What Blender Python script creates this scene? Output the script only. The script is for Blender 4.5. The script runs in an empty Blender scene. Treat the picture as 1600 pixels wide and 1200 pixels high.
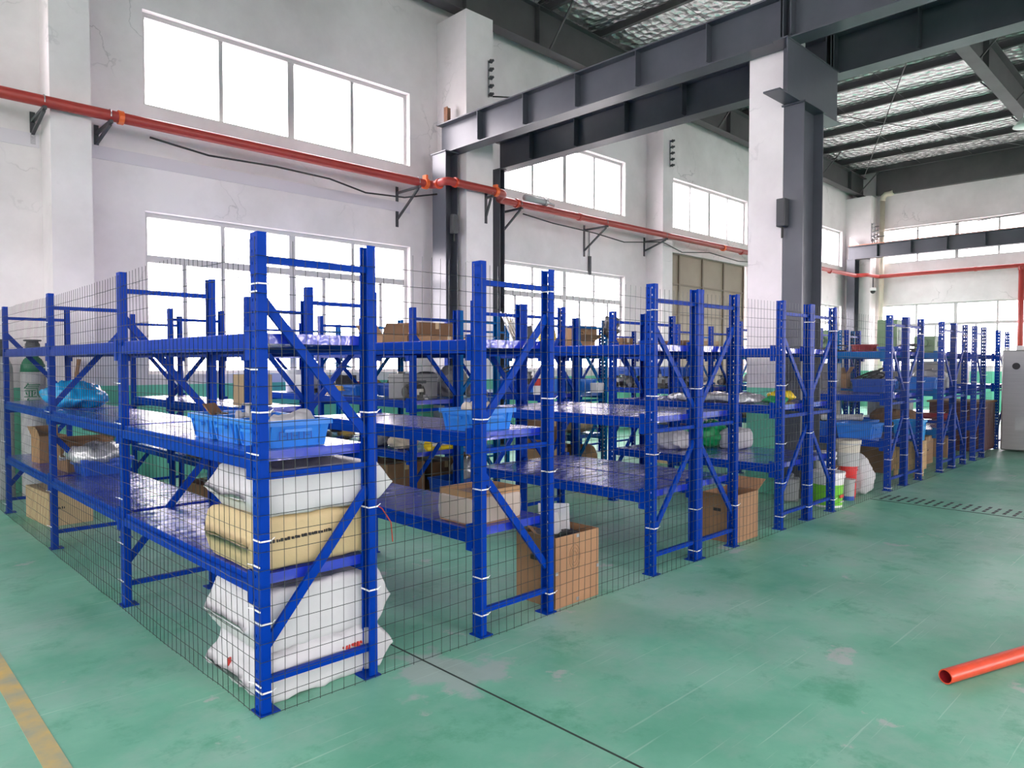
import bpy, math, random
from mathutils import Vector, Matrix, noise
R = math.radians
random.seed(7)
S = bpy.context.scene
COL = S.collection

# ---------------------------------------------------------------- camera
cam_d = bpy.data.cameras.new('camera')
cam_d.sensor_width = 36.0
cam_d.lens = 1118.7 / 1600 * 36.0
cam_d.clip_start = 0.05
cam_d.clip_end = 500
cam = bpy.data.objects.new('camera', cam_d)
COL.objects.link(cam)
cam.location = (0, 0, 1.4675)
cam.rotation_euler = (R(90 - 1.7605), 0, R(45.869 - 90))
S.camera = cam

# ---------------------------------------------------------------- world: bright overcast sky
W = bpy.data.worlds.new('overcast_sky')
S.world = W
W.use_nodes = True
bg = W.node_tree.nodes['Background']
bg.inputs[0].default_value = (1.0, 0.855, 0.905, 1)
bg.inputs[1].default_value = 10.0
S.view_settings.view_transform = 'Standard'
S.view_settings.look = 'None'
S.view_settings.gamma = 1.0
S.view_settings.exposure = 1.20
S.view_settings.use_curve_mapping = False
S.cycles.use_denoising = True
S.cycles.use_adaptive_sampling = True
S.cycles.adaptive_threshold = 0.025
S.cycles.max_bounces = 8
S.cycles.diffuse_bounces = 5
S.cycles.glossy_bounces = 4
S.cycles.transparent_max_bounces = 16
S.cycles.sample_clamp_indirect = 8.0
S.cycles.caustics_reflective = False
S.cycles.caustics_refractive = False

def portal(loc, rot, sx, sy):
    """window portal: only guides the sampling of the sky through an opening"""
    d = bpy.data.lights.new('window_portal', 'AREA')
    d.shape = 'RECTANGLE'; d.size = sx; d.size_y = sy
    d.cycles.is_portal = True
    o = bpy.data.objects.new('window_portal', d)
    o.location = loc; o.rotation_euler = rot
    COL.objects.link(o)

# ---------------------------------------------------------------- helpers
class MB:
    def __init__(s): s.v = []; s.f = []
    def quad(s, *p):
        n = len(s.v); s.v += [tuple(q) for q in p]; s.f.append(tuple(range(n, n + len(p)))); return s
    def box(s, x0, x1, y0, y1, z0, z1):
        n = len(s.v)
        s.v += [(x0,y0,z0),(x1,y0,z0),(x1,y1,z0),(x0,y1,z0),(x0,y0,z1),(x1,y0,z1),(x1,y1,z1),(x0,y1,z1)]
        s.f += [(n,n+3,n+2,n+1),(n+4,n+5,n+6,n+7),(n,n+1,n+5,n+4),(n+1,n+2,n+6,n+5),(n+2,n+3,n+7,n+6),(n+3,n,n+4,n+7)]
        return s
    def taper(s, x0,x1,y0,y1,z0,z1,k):
        """box whose bottom is shrunk by k on each side"""
        n = len(s.v)
        s.v += [(x0+k,y0+k,z0),(x1-k,y0+k,z0),(x1-k,y1-k,z0),(x0+k,y1-k,z0),(x0,y0,z1),(x1,y0,z1),(x1,y1,z1),(x0,y1,z1)]
        s.f += [(n,n+3,n+2,n+1),(n+4,n+5,n+6,n+7),(n,n+1,n+5,n+4),(n+1,n+2,n+6,n+5),(n+2,n+3,n+7,n+6),(n+3,n,n+4,n+7)]
        return s
    def bar(s, p, q, w, h, up=(0,0,1)):
        p = Vector(p); q = Vector(q); d = (q-p).normalized(); u = Vector(up)
        if abs(d.dot(u)) > .98: u = Vector((1,0,0))
        a = d.cross(u).normalized()*w/2; b = a.cross(d).normalized()*h/2
        n = len(s.v)
        for c in (p, q):
            for (i, j) in ((-1,-1),(1,-1),(1,1),(-1,1)): s.v.append(tuple(c+a*i+b*j))
        s.f += [(n,n+1,n+2,n+3),(n+7,n+6,n+5,n+4)]+[(n+i,n+4+i,n+4+(i+1)%4,n+(i+1)%4) for i in range(4)]
        return s
    def tube(s, pts, r, n=8, cap=True, close=False):
        P = [Vector(p) for p in pts]; m = len(P); b0 = len(s.v)
        rr = r if isinstance(r, (list, tuple)) else [r]*m
        last = None
        for i, p in enumerate(P):
            if close: t = P[(i+1) % m]-P[i-1]
            else: t = P[min(i+1,m-1)]-P[max(i-1,0)]
            t.normalize()
            if last is None:
                u = Vector((0,0,1)) if abs(t.z) < .9 else Vector((1,0,0))
                a = t.cross(u).normalized()
            else:
                a = (last-t*last.dot(t))
                a = a.normalized() if a.length > 1e-6 else t.orthogonal().normalized()
            last = a; b = t.cross(a)
            for k in range(n):
                th = 2*math.pi*k/n
                s.v.append(tuple(p+(a*math.cos(th)+b*math.sin(th))*rr[i]))
        for i in range(m if close else m-1):
            for k in range(n):
                a0 = b0+i*n+k; a1 = b0+i*n+(k+1) % n; j = (i+1) % m
                s.f.append((a0, a1, b0+j*n+(k+1) % n, b0+j*n+k))
        if cap and not close:
            s.f.append(tuple(b0+k for k in range(n))[::-1]); s.f.append(tuple(b0+(m-1)*n+k for k in range(n)))
        return s
    def lathe(s, prof, c=(0,0), n=20):
        b0 = len(s.v); m = len(prof)
        for (r, z) in prof:
            for k in range(n):
                th = 2*math.pi*k/n; s.v.append((c[0]+r*math.cos(th), c[1]+r*math.sin(th), z))
        for i in range(m-1):
            for k in range(n):
                s.f.append((b0+i*n+k, b0+i*n+(k+1) % n, b0+(i+1)*n+(k+1) % n, b0+(i+1)*n+k))
        if prof[0][0] > 1e-5: s.f.append(tuple(b0+k for k in range(n))[::-1])
        if prof[-1][0] > 1e-5: s.f.append(tuple(b0+(m-1)*n+k for k in range(n)))
        return s
    def blob(s, L, Wd, H, e=.35, seed=0, amp=.02, fr=6, nu=36, nv=18, ears=0, sag=0, flat=True, taper_top=0):
        """boxy cushion: a superquadric with wrinkles, base at z = 0"""
        b0 = len(s.v)
        sp = lambda c, q: math.copysign(abs(c)**q, c)
        for j in range(nv+1):
            ph = -math.pi/2+math.pi*j/nv
            for i in range(nu):
                th = 2*math.pi*i/nu
                x = sp(math.cos(ph), e)*sp(math.cos(th), e)
                y = sp(math.cos(ph), e)*sp(math.sin(th), e)
                z = sp(math.sin(ph), e)
                if ears:
                    k = max(0, abs(x)-.72)/.28
                    z *= 1-.75*k*ears; x *= 1+.22*k*ears; 
                if taper_top and z > 0:
                    x *= 1-taper_top*z; y *= 1-taper_top*z
                p = Vector((x*L/2, y*Wd/2, (z+1)*H/2))
                d = noise.noise_vector(p*fr+Vector((seed*7.1, seed*3.3, 1.7)))
                d2 = noise.noise_vector(p*fr*2.6+Vector((seed*2.1, 9, seed)))
                ridge = 1-abs(noise.noise(p*fr*1.3+Vector((seed, 4, 2))))*2
                nrm = Vector((x, y, z)).normalized() if (x or y or z) else Vector((0,0,1))
                p += (d+d2*.45)*amp+nrm*ridge*amp*.5
                if sag: p.z -= sag*(x*x)*H
                if flat: p.z = max(p.z, 0.0)
                s.v.append(tuple(p))
        for j in range(nv):
            for i in range(nu):
                s.f.append((b0+j*nu+i, b0+j*nu+(i+1) % nu, b0+(j+1)*nu+(i+1) % nu, b0+(j+1)*nu+i))
        return s
    def bale(s, L, Wd, H, seed=0, amp=.008, tip=.22, n=44, m=40, flap=.5):
        """wrapped bale: boxy body whose wrapping is drawn out flat at both ends, base at z = 0"""
        b0 = len(s.v)
        for i in range(n+1):
            t = -1+2*i/n; a = abs(t)
            k = max(0, (a-(1-tip))/tip)
            hz = H*(1-k)+.004*k; wy = Wd*(1-.10*k*k); zc = H*.5*(1-k)+H*flap*k
            for j in range(m):
                th = 2*math.pi*j/m; c, q = math.cos(th), math.sin(th)
                e = .22+.2*k
                y = math.copysign(abs(c)**e, c)*wy/2; z = math.copysign(abs(q)**e, q)*hz/2+zc
                p = Vector((t*L/2, y, z)); o = Vector((seed*5.3, seed*2.2, 3))
                w = noise.noise_vector(p*7+o)*amp*1.4+noise.noise_vector(p*19+o)*amp*.6
                fold = (1-abs(noise.noise(Vector((p.x*5, p.y*9, p.z*16))+o))*2.4)*amp
                p += w+Vector((0, c, q)).normalized()*fold+Vector((0, 0, noise.noise(Vector((y*22, seed, t)))*.007*k))
                p.z = max(p.z, 0)
                s.v.append(tuple(p))
        for i in range(n):
            for j in range(m):
                s.f.append((b0+i*m+j, b0+i*m+(j+1) % m, b0+(i+1)*m+(j+1) % m, b0+(i+1)*m+j))
        s.f.append(tuple(b0+j for j in range(m))); s.f.append(tuple(b0+n*m+j for j in range(m))[::-1])
        return s
    def move(s, d, rz=0, k=0):
        c, n = math.cos(rz), math.sin(rz)
        for i in range(k, len(s.v)):
            x, y, z = s.v[i]; s.v[i] = (x*c-y*n+d[0], x*n+y*c+d[1], z+d[2])
        return s
    def mesh(s, name, m, smooth=False):
        me = bpy.data.meshes.new(name); me.from_pydata(s.v, [], s.f); me.materials.append(m)
        if smooth:
            me.polygons.foreach_set('use_smooth', [True]*len(me.polygons))
        me.update(); return me
    def build(s, name, m, parent=None, smooth=False, loc=(0,0,0), bevel=0):
        o = put(name, s.mesh(name, m, smooth), parent, loc)
        if bevel:
            b = o.modifiers.new('bevel', 'BEVEL'); b.width = bevel; b.segments = 2; b.limit_method = 'ANGLE'
        return o

def put(name, me, parent=None, loc=(0,0,0), rz=0):
    o = bpy.data.objects.new(name, me); COL.objects.link(o)
    o.location = loc
    if rz: o.rotation_euler = (0, 0, rz)
    if parent: o.parent = parent
    return o
def thing(name, label, cat, loc=(0,0,0), rz=0, group=None):
    o = bpy.data.objects.new(name, None); COL.objects.link(o)
    o.empty_display_size = .1
    o.location = loc; o.rotation_euler = (0, 0, rz)
    return tag(o, label, cat, group)
def tag(o, label, cat, group=None):
    o['label'] = label; o['category'] = cat
    if group: o['group'] = group
    return o
def struct(o):
    o['kind'] = 'structure'; return o

# ---------------------------------------------------------------- materials
def srgb(r, g, b):
    f = lambda c: (c/255/12.92) if c/255 <= .04045 else ((c/255+.055)/1.055)**2.4
    return (f(r), f(g), f(b))
def mat(name, c, rough=.5, metal=0.0, var=0, vs=4.0, bump=0, bs=20.0, coat=0, c2=None, stretch=None, spec=.5, alpha=None, coords='Object'):
    m = bpy.data.materials.new(name); m.use_nodes = True
    N = m.node_tree.nodes; L = m.node_tree.links; p = N['Principled BSDF']
    c = tuple(c)+(1,)
    p.inputs['Base Color'].default_value = c
    p.inputs['Roughness'].default_value = rough; p.inputs['Metallic'].default_value = metal
    p.inputs['Specular IOR Level'].default_value = spec
    if coat: p.inputs['Coat Weight'].default_value = coat; p.inputs['Coat Roughness'].default_value = .12
    if alpha is not None: p.inputs['Alpha'].default_value = alpha
    if var or bump:
        tc = N.new('ShaderNodeTexCoord'); src = tc.outputs[coords]
        if stretch:
            mp = N.new('ShaderNodeMapping'); mp.inputs['Scale'].default_value = stretch
            L.new(src, mp.inputs['Vector']); src = mp.outputs['Vector']
    if var:
        nz = N.new('ShaderNodeTexNoise'); nz.inputs['Scale'].default_value = vs; nz.inputs['Detail'].default_value = 6
        nz.inputs['Roughness'].default_value = .6
        L.new(src, nz.inputs['Vector'])
        rp = N.new('ShaderNodeValToRGB'); rp.color_ramp.elements[0].position = .35; rp.color_ramp.elements[1].position = .68
        d = tuple(c2)+(1,) if c2 else tuple(x*(1-var) for x in c[:3])+(1,)
        rp.color_ramp.elements[0].color = d; rp.color_ramp.elements[1].color = c
        L.new(nz.outputs['Fac'], rp.inputs['Fac']); L.new(rp.outputs['Color'], p.inputs['Base Color'])
    if bump:
        nb = N.new('ShaderNodeTexNoise'); nb.inputs['Scale'].default_value = bs; nb.inputs['Detail'].default_value = 4
        L.new(src, nb.inputs['Vector'])
        bp = N.new('ShaderNodeBump'); bp.inputs['Strength'].default_value = bump; bp.inputs['Distance'].default_value = .02
        L.new(nb.outputs['Fac'], bp.inputs['Height']); L.new(bp.outputs['Normal'], p.inputs['Normal'])
    return m

def wall_mat(name, dado=1.18):
    m = bpy.data.materials.new(name); m.use_nodes = True
    N = m.node_tree.nodes; L = m.node_tree.links; p = N['Principled BSDF']
    p.inputs['Roughness'].default_value = .85
    g = N.new('ShaderNodeNewGeometry')
    sep = N.new('ShaderNodeSeparateXYZ'); L.new(g.outputs['Position'], sep.inputs[0])
    n1 = N.new('ShaderNodeTexNoise'); n1.inputs['Scale'].default_value = .55; n1.inputs['Detail'].default_value = 8; n1.inputs['Roughness'].default_value = .62
    L.new(g.outputs['Position'], n1.inputs['Vector'])
    r1 = N.new('ShaderNodeValToRGB')
    e = r1.color_ramp.elements
    e[0].position = .3; e[0].color = srgb(212,206,206)+(1,); e[1].position = .62; e[1].color = srgb(238,232,233)+(1,)
    L.new(n1.outputs['Fac'], r1.inputs['Fac'])
    # hairline cracks and cobweb smudges in the plaster
    v = N.new('ShaderNodeTexVoronoi'); v.feature = 'DISTANCE_TO_EDGE'; v.inputs['Scale'].default_value = .8
    nd = N.new('ShaderNodeTexNoise'); nd.inputs['Scale'].default_value = 2.2; nd.inputs['Detail'].default_value = 6
    L.new(g.outputs['Position'], nd.inputs['Vector'])
    ad = N.new('ShaderNodeMixRGB'); ad.blend_type = 'ADD'; ad.inputs[0].default_value = .9
    L.new(g.outputs['Position'], ad.inputs[1]); L.new(nd.outputs['Color'], ad.inputs[2]); L.new(ad.outputs[0], v.inputs['Vector'])
    rc = N.new('ShaderNodeValToRGB'); rc.color_ramp.elements[0].position = .002; rc.color_ramp.elements[1].position = .012
    rc.color_ramp.elements[0].color = (1,1,1,1); rc.color_ramp.elements[1].color = (0,0,0,1)
    L.new(v.outputs['Distance'], rc.inputs['Fac'])
    nm = N.new('ShaderNodeTexNoise'); nm.inputs['Scale'].default_value = .9; L.new(g.outputs['Position'], nm.inputs['Vector'])
    rm = N.new('ShaderNodeValToRGB'); rm.color_ramp.elements[0].position = .55; rm.color_ramp.elements[1].position = .66
    L.new(nm.outputs['Fac'], rm.inputs['Fac'])
    mu = N.new('ShaderNodeMath'); mu.operation = 'MULTIPLY'; L.new(rc.outputs[0], mu.inputs[0]); L.new(rm.outputs[0], mu.inputs[1])
    mu2 = N.new('ShaderNodeMath'); mu2.operation = 'MULTIPLY'; mu2.inputs[1].default_value = .35; L.new(mu.outputs[0], mu2.inputs[0])
    mc = N.new('ShaderNodeMixRGB'); mc.inputs[2].default_value = srgb(120,116,118)+(1,)
    L.new(mu2.outputs[0], mc.inputs[0]); L.new(r1.outputs[0], mc.inputs[1])
    # painted green dado
    lt = N.new('ShaderNodeMath'); lt.operation = 'LESS_THAN'; lt.inputs[1].default_value = dado; L.new(sep.outputs['Z'], lt.inputs[0])
    mx = N.new('ShaderNodeMixRGB'); mx.inputs[2].default_value = srgb(108,196,166)+(1,)
    L.new(lt.outputs[0], mx.inputs[0]); L.new(mc.outputs[0], mx.inputs[1]); L.new(mx.outputs[0], p.inputs['Base Color'])
    b = N.new('ShaderNodeBump'); b.inputs['Strength'].default_value = .12; b.inputs['Distance'].default_value = .02
    L.new(nd.outputs['Fac'], b.inputs['Height']); L.new(b.outputs['Normal'], p.inputs['Normal'])
    return m

def floor_mat():
    m = bpy.data.materials.new('green_epoxy_floor'); m.use_nodes = True
    N = m.node_tree.nodes; L = m.node_tree.links; p = N['Principled BSDF']
    g = N.new('ShaderNodeNewGeometry')
    def nz(s, d=6, ro=.6, st=None):
        n = N.new('ShaderNodeTexNoise'); n.inputs['Scale'].default_value = s; n.inputs['Detail'].default_value = d; n.inputs['Roughness'].default_value = ro
        if st:
            mp = N.new('ShaderNodeMapping'); mp.inputs['Rotation'].default_value = (0,0,st[1]); mp.inputs['Scale'].default_value = st[0]
            L.new(g.outputs['Position'], mp.inputs['Vector']); L.new(mp.outputs['Vector'], n.inputs['Vector'])
        else: L.new(g.outputs['Position'], n.inputs['Vector'])
        return n.outputs['Fac']
    def ramp(f, a, ca, b, cb):
        r = N.new('ShaderNodeValToRGB'); r.color_ramp.elements[0].position = a; r.color_ramp.elements[1].position = b
        r.color_ramp.elements[0].color = tuple(ca)+(1,); r.color_ramp.elements[1].color = tuple(cb)+(1,); L.new(f, r.inputs['Fac']); return r.outputs[0]
    def mix(f, a, b):
        x = N.new('ShaderNodeMixRGB'); L.new(f, x.inputs[0]); L.new(a, x.inputs[1])
        if isinstance(b, tuple): x.inputs[2].default_value = b+(1,)
        else: L.new(b, x.inputs[2])
        return x.outputs[0]
    base = ramp(nz(1.6, 8), .3, srgb(94,166,136), .7, srgb(128,192,164))
    wear = ramp(nz(.6, 9, .72), .44, (0,0,0), .64, (.7,.7,.7))
    base = mix(wear, base, srgb(158,182,172))
    deep = ramp(nz(2.6, 10, .74), .54, (0,0,0), .66, (.65,.65,.65))
    base = mix(deep, base, srgb(74,150,116))
    patch = ramp(nz(2.3, 10, .66), .63, (0,0,0), .665, (.7,.7,.7))
    base = mix(patch, base, srgb(180,182,180))
    vm = N.new('ShaderNodeVectorMath'); vm.operation = 'DISTANCE'; vm.inputs[1].default_value = (2.12, 2.62, 0)
    L.new(g.outputs['Position'], vm.inputs[0])
    ma = N.new('ShaderNodeMath'); ma.operation = 'MULTIPLY_ADD'; ma.inputs[1].default_value = .9; L.new(nz(5, 6), ma.inputs[0]); L.new(vm.outputs['Value'], ma.inputs[2])
    base = mix(ramp(ma.outputs[0], .62, (.62,.62,.62), .72, (0,0,0)), base, srgb(176,180,180))
    # scratches
    for rot, sc in ((.5,(1,60,1)), (1.35,(1,70,1)), (2.4,(1,50,1))):
        s = ramp(nz(.7, 5, .55, (sc, rot)), .668, (0,0,0), .69, (.30,.30,.30))
        base = mix(s, base, srgb(196,220,208))
    L.new(base, p.inputs['Base Color'])
    rr = ramp(nz(2.0, 8, .65), .3, (.36,.36,.36), .75, (.58,.58,.58)); L.new(rr, p.inputs['Roughness'])
    p.inputs['Specular IOR Level'].default_value = .45
    b = N.new('ShaderNodeBump'); b.inputs['Strength'].default_value = .10; b.inputs['Distance'].default_value = .01
    L.new(nz(9, 5), b.inputs['Height']); L.new(b.outputs['Normal'], p.inputs['Normal'])
    return m

def glass_mat():
    m = bpy.data.materials.new('window_glass'); m.use_nodes = True
    N = m.node_tree.nodes; L = m.node_tree.links; N.remove(N['Principled BSDF'])
    t = N.new('ShaderNodeBsdfTransparent'); t.inputs[0].default_value = (.93,.96,.96,1)
    gl = N.new('ShaderNodeBsdfGlossy'); gl.inputs['Roughness'].default_value = .03
    mx = N.new('ShaderNodeMixShader'); mx.inputs[0].default_value = .06
    L.new(t.outputs[0], mx.inputs[1]); L.new(gl.outputs[0], mx.inputs[2]); L.new(mx.outputs[0], N['Material Output'].inputs[0])
    return m
def film_mat(name, tint, mixf=.35, rough=.15):
    m = bpy.data.materials.new(name); m.use_nodes = True
    N = m.node_tree.nodes; L = m.node_tree.links; p = N['Principled BSDF']
    p.inputs['Base Color'].default_value = tuple(tint)+(1,); p.inputs['Roughness'].default_value = rough
    t = N.new('ShaderNodeBsdfTransparent'); mx = N.new('ShaderNodeMixShader'); mx.inputs[0].default_value = mixf
    L.new(t.outputs[0], mx.inputs[1]); L.new(p.outputs[0], mx.inputs[2]); L.new(mx.outputs[0], N['Material Output'].inputs[0])
    return m
def foil_mat():
    m = bpy.data.materials.new('silver_foil_insulation'); m.use_nodes = True
    N = m.node_tree.nodes; L = m.node_tree.links; p = N['Principled BSDF']
    p.inputs['Base Color'].default_value = (.82,.82,.82,1); p.inputs['Metallic'].default_value = .75; p.inputs['Roughness'].default_value = .26
    g = N.new('ShaderNodeNewGeometry')
    mp = N.new('ShaderNodeMapping'); mp.inputs['Rotation'].default_value = (0,0,.0); L.new(g.outputs['Position'], mp.inputs['Vector'])
    v = N.new('ShaderNodeTexVoronoi'); v.inputs['Scale'].default_value = 5.5; v.inputs['Randomness'].default_value = .5; L.new(mp.outputs[0], v.inputs['Vector'])
    n = N.new('ShaderNodeTexNoise'); n.inputs['Scale'].default_value = 8; n.inputs['Detail'].default_value = 6; L.new(g.outputs['Position'], n.inputs['Vector'])
    a = N.new('ShaderNodeMath'); a.operation = 'MULTIPLY_ADD'; a.inputs[1].default_value = .6; L.new(n.outputs['Fac'], a.inputs[0]); L.new(v.outputs['Distance'], a.inputs[2])
    b = N.new('ShaderNodeBump'); b.inputs['Strength'].default_value = .9; b.inputs['Distance'].default_value = .12
    L.new(a.outputs[0], b.inputs['Height']); L.new(b.outputs['Normal'], p.inputs['Normal'])
    return m
def shelf_mat(name, c):
    """painted steel deck still wrapped in its clear protective film"""
    m = mat(name, c, rough=.28, bump=.8, bs=3.4, stretch=(1.0, 4.5, 1), spec=.5, coords='Object')
    p = m.node_tree.nodes['Principled BSDF']
    p.inputs['Coat Weight'].default_value = 1.0; p.inputs['Coat Roughness'].default_value = .10; p.inputs['Coat IOR'].default_value = 1.6
    bp = [n for n in m.node_tree.nodes if n.type == 'BUMP'][0]; bp.inputs['Distance'].default_value = .035
    m.node_tree.links.new(bp.outputs['Normal'], p.inputs['Coat Normal'])
    return m

M = dict(
    wall=wall_mat('white_plaster_with_green_dado'), floor=floor_mat(), glass=glass_mat(), foil=foil_mat(),
    ground=mat('outdoor_concrete', (.32,.32,.31), .9),
    frame=mat('white_window_aluminium', srgb(186,184,184), .45),
    band=mat('lilac_grey_ring_beam_paint', srgb(216,211,217), .85, var=.05, vs=1),
    reveal=mat('reveal_white', srgb(222,220,216), .8),
    steel=mat('dark_grey_painted_steel', srgb(80,83,92), .33, var=.2, vs=2.2, bump=.05, bs=8),
    roofsteel=mat('roof_steel_grey', srgb(84,82,84), .6, var=.2, vs=2),
    rail=mat('rust_brown_rail', srgb(146,98,68), .6, var=.4, vs=9),
    copper=mat('orange_conductor_rail', srgb(214,128,84), .5),
    pipe=mat('red_fire_pipe_paint', srgb(170,58,52), .42, var=.15, vs=5),
    pipe2=mat('orange_red_pipe_paint', srgb(214,72,40), .35, var=.25, vs=11),
    orange=mat('orange_coupling_paint', srgb(232,104,46), .45),
    pvc=mat('cream_pvc', srgb(216,208,188), .5, var=.12, vs=3),
    white=mat('white_plastic', srgb(226,226,224), .45),
    offwhite=mat('off_white_plastic', srgb(206,200,184), .5, var=.15, vs=6),
    black=mat('black_rubber', (.012,.012,.013), .55),
    dgrey=mat('dark_grey_plastic', srgb(62,64,68), .5),
    grey=mat('grey_sheet_metal', srgb(142,142,140), .45, metal=.2, var=.15, vs=3),
    lgrey=mat('light_grey_plastic', srgb(176,178,178), .5, var=.1, vs=5),
    galv=mat('galvanised_steel', srgb(168,170,172), .4, metal=.8, var=.2, vs=8),
    stainless=mat('brushed_stainless_steel', srgb(176,176,174), .32, metal=.85, var=.1, vs=3, bump=.08, bs=30, stretch=(1,1,40)),
    blue=mat('rack_blue_paint', srgb(0,54,154), .38, var=.12, vs=3, bump=.02, bs=40, spec=.07),
    lblue=mat('rack_light_blue_paint', srgb(0,90,156), .42, var=.10, vs=3, spec=.07),
    shelf=shelf_mat('film_wrapped_blue_deck', srgb(22,48,176)),
    shelf2=shelf_mat('film_wrapped_light_blue_deck', srgb(30,92,176)),
    wire=mat('dark_green_coated_wire', srgb(34,44,40), .5),
    tie=mat('white_cable_tie_nylon', srgb(236,236,236), .4),
    tote=mat('blue_tote_plastic', srgb(38,122,214), .38, var=.08, vs=4),
    tote2=mat('deep_blue_tote_plastic', srgb(18,78,176), .4, var=.1, vs=4),
    cyan=mat('bright_cyan_plastic', srgb(30,160,226), .35),
    cyanbag=mat('cyan_plastic_bag', srgb(16,164,222), .22, bump=.6, bs=14, spec=.7),
    kraft=mat('brown_cardboard', srgb(166,130,94), .8, var=.14, vs=3),
    kraft2=mat('dark_brown_cardboard', srgb(128,96,68), .85, var=.16, vs=3),
    kraft3=mat('pale_cardboard', srgb(190,166,128), .8, var=.10, vs=3),
    kraftin=mat('cardboard_inside', srgb(152,118,82), .9),
    tape=mat('packing_tape', srgb(200,176,134), .25),
    ink=mat('black_print_ink', (.02,.02,.022), .7),
    redink=mat('red_print_ink', srgb(196,60,52), .7),
    blueink=mat('blue_print_ink', srgb(40,60,150), .7),
    sackw=mat('white_woven_plastic_sacking', srgb(198,199,200), .55, var=.08, vs=6, bump=.35, bs=16),
    sackt=mat('tan_woven_sacking', srgb(196,176,132), .6, var=.12, vs=5, bump=.35, bs=16),
    sackg=mat('grey_plastic_sacking', srgb(136,136,138), .4, var=.2, vs=6, bump=.4, bs=12),
    sackgreen=mat('green_plastic_sacking', srgb(22,150,84), .35, bump=.4, bs=14),
    clear=film_mat('clear_plastic_film', (.85,.87,.88), .32, .12),
    foilbag=mat('silvery_plastic_bag', srgb(196,198,198), .18, metal=.35, bump=.8, bs=14),
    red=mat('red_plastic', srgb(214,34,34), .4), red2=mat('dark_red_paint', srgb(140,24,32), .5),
    maroon=mat('maroon_cabinet_paint', srgb(86,40,38), .5, var=.2, vs=3),
    yellow=mat('yellow_plastic', srgb(244,212,30), .45), ygreen=mat('lime_green_print', srgb(112,196,44), .5),
    green=mat('green_machine_paint', srgb(112,146,104), .5, var=.1, vs=4), dgreen=mat('dark_green_paint', srgb(24,104,72), .5),
    teal=mat('teal_plastic', srgb(20,160,176), .4),
    tan=mat('tan_door_paint', srgb(150,138,120), .6, var=.12, vs=2), tan2=mat('tan_door_rib', srgb(122,110,94), .6),
    wood=mat('pale_plywood', srgb(158,120,86), .65, var=.30, vs=3, stretch=(1,1,.25)),
    woodb=mat('bare_timber', srgb(206,172,120), .7, var=.2, vs=6),
    metalp=mat('worn_metal_part', srgb(150,150,148), .42, metal=.6, var=.35, vs=14),
    metald=mat('dark_oily_metal_part', srgb(84,82,78), .5, metal=.4, var=.4, vs=14),
    brass=mat('brass_part', srgb(196,160,84), .4, metal=.6),
    rope=mat('pale_rope', srgb(202,190,164), .8, var=.25, vs=30),
    yline=mat('worn_yellow_floor_paint', srgb(204,176,96), .55, var=.35, vs=5, c2=srgb(150,158,134)),
    joint=mat('dark_joint_sealant', srgb(44,58,52), .8),
    lamp=mat('pale_green_lamp_enamel', srgb(206,226,216), .35),
)

# ================================================================ THE SETTING
XW0, XW1, YW0, YW1, ZT = -9.8, 25.6, -20.0, 9.62, 8.35
TH = .26

struct(MB().box(XW0-.3, XW1+.3, YW0-.3, YW1+.3, -.2, 0).build('floor', M['floor']))
struct(MB().quad((-120,-120,-.12),(150,-120,-.12),(150,130,-.12),(-120,130,-.12)).build('ground', M['ground']))
# control joints in the slab, worn aisle line and the slotted trench cover
for i, (x0, x1, y0, y1) in enumerate([(2.104,2.114,-4,9.6), (XW0,25.6,-2.20,-2.19)]):
    struct(MB().box(x0, x1, y0, y1, -.002, .0012).build('floor_joint', M['joint']))
struct(MB().box(.555, .632, -6, 9.4, -.002, .0014).build('trim_1', M['yline']))
dr = struct(MB().box(8.08, 8.48, -3.0, 2.78, -.004, .002).build('drain_cover', M['floor']))
slots = MB()
yy = -2.9
k = 0
while yy < 2.72:
    for xx in (8.13, 8.245, 8.36):
        slots.box(xx+(.03 if k % 2 else 0), xx+.085+(.03 if k % 2 else 0), yy, yy+.028, -.003, .0035)
    yy += .085; k += 1
slots.build('drain_slots', M['black'], dr)['kind'] = 'stuff'
struct(MB().box(8.06, 8.08, -3, 2.8, -.002, .0016).build('floor_joint', M['joint']))

def wall(name, ax, c, out, a0, a1, z0, z1, ops):
    """a wall on plane ax = c (inner face), thickness towards 'out', with openings (a, b, z0, z1)"""
    A = sorted({a0, a1} | {o[0] for o in ops} | {o[1] for o in ops})
    Z = sorted({z0, z1} | {o[2] for o in ops} | {o[3] for o in ops})
    mb = MB()
    c0, c1 = sorted((c, c+out*TH))
    for i in range(len(A)-1):
        k = 0
        while k < len(Z)-1:
            am = (A[i]+A[i+1])/2
            hole = lambda zm: any(o[0] < am < o[1] and o[2] < zm < o[3] for o in ops)
            if hole((Z[k]+Z[k+1])/2): k += 1; continue
            j = k
            while j+1 < len(Z)-1 and not hole((Z[j+1]+Z[j+2])/2): j += 1
            if ax == 'y': mb.box(A[i], A[i+1], c0, c1, Z[k], Z[j+1])
            else: mb.box(c0, c1, A[i], A[i+1], Z[k], Z[j+1])
            k = j+1
    return struct(mb.build(name, M['wall']))

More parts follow.
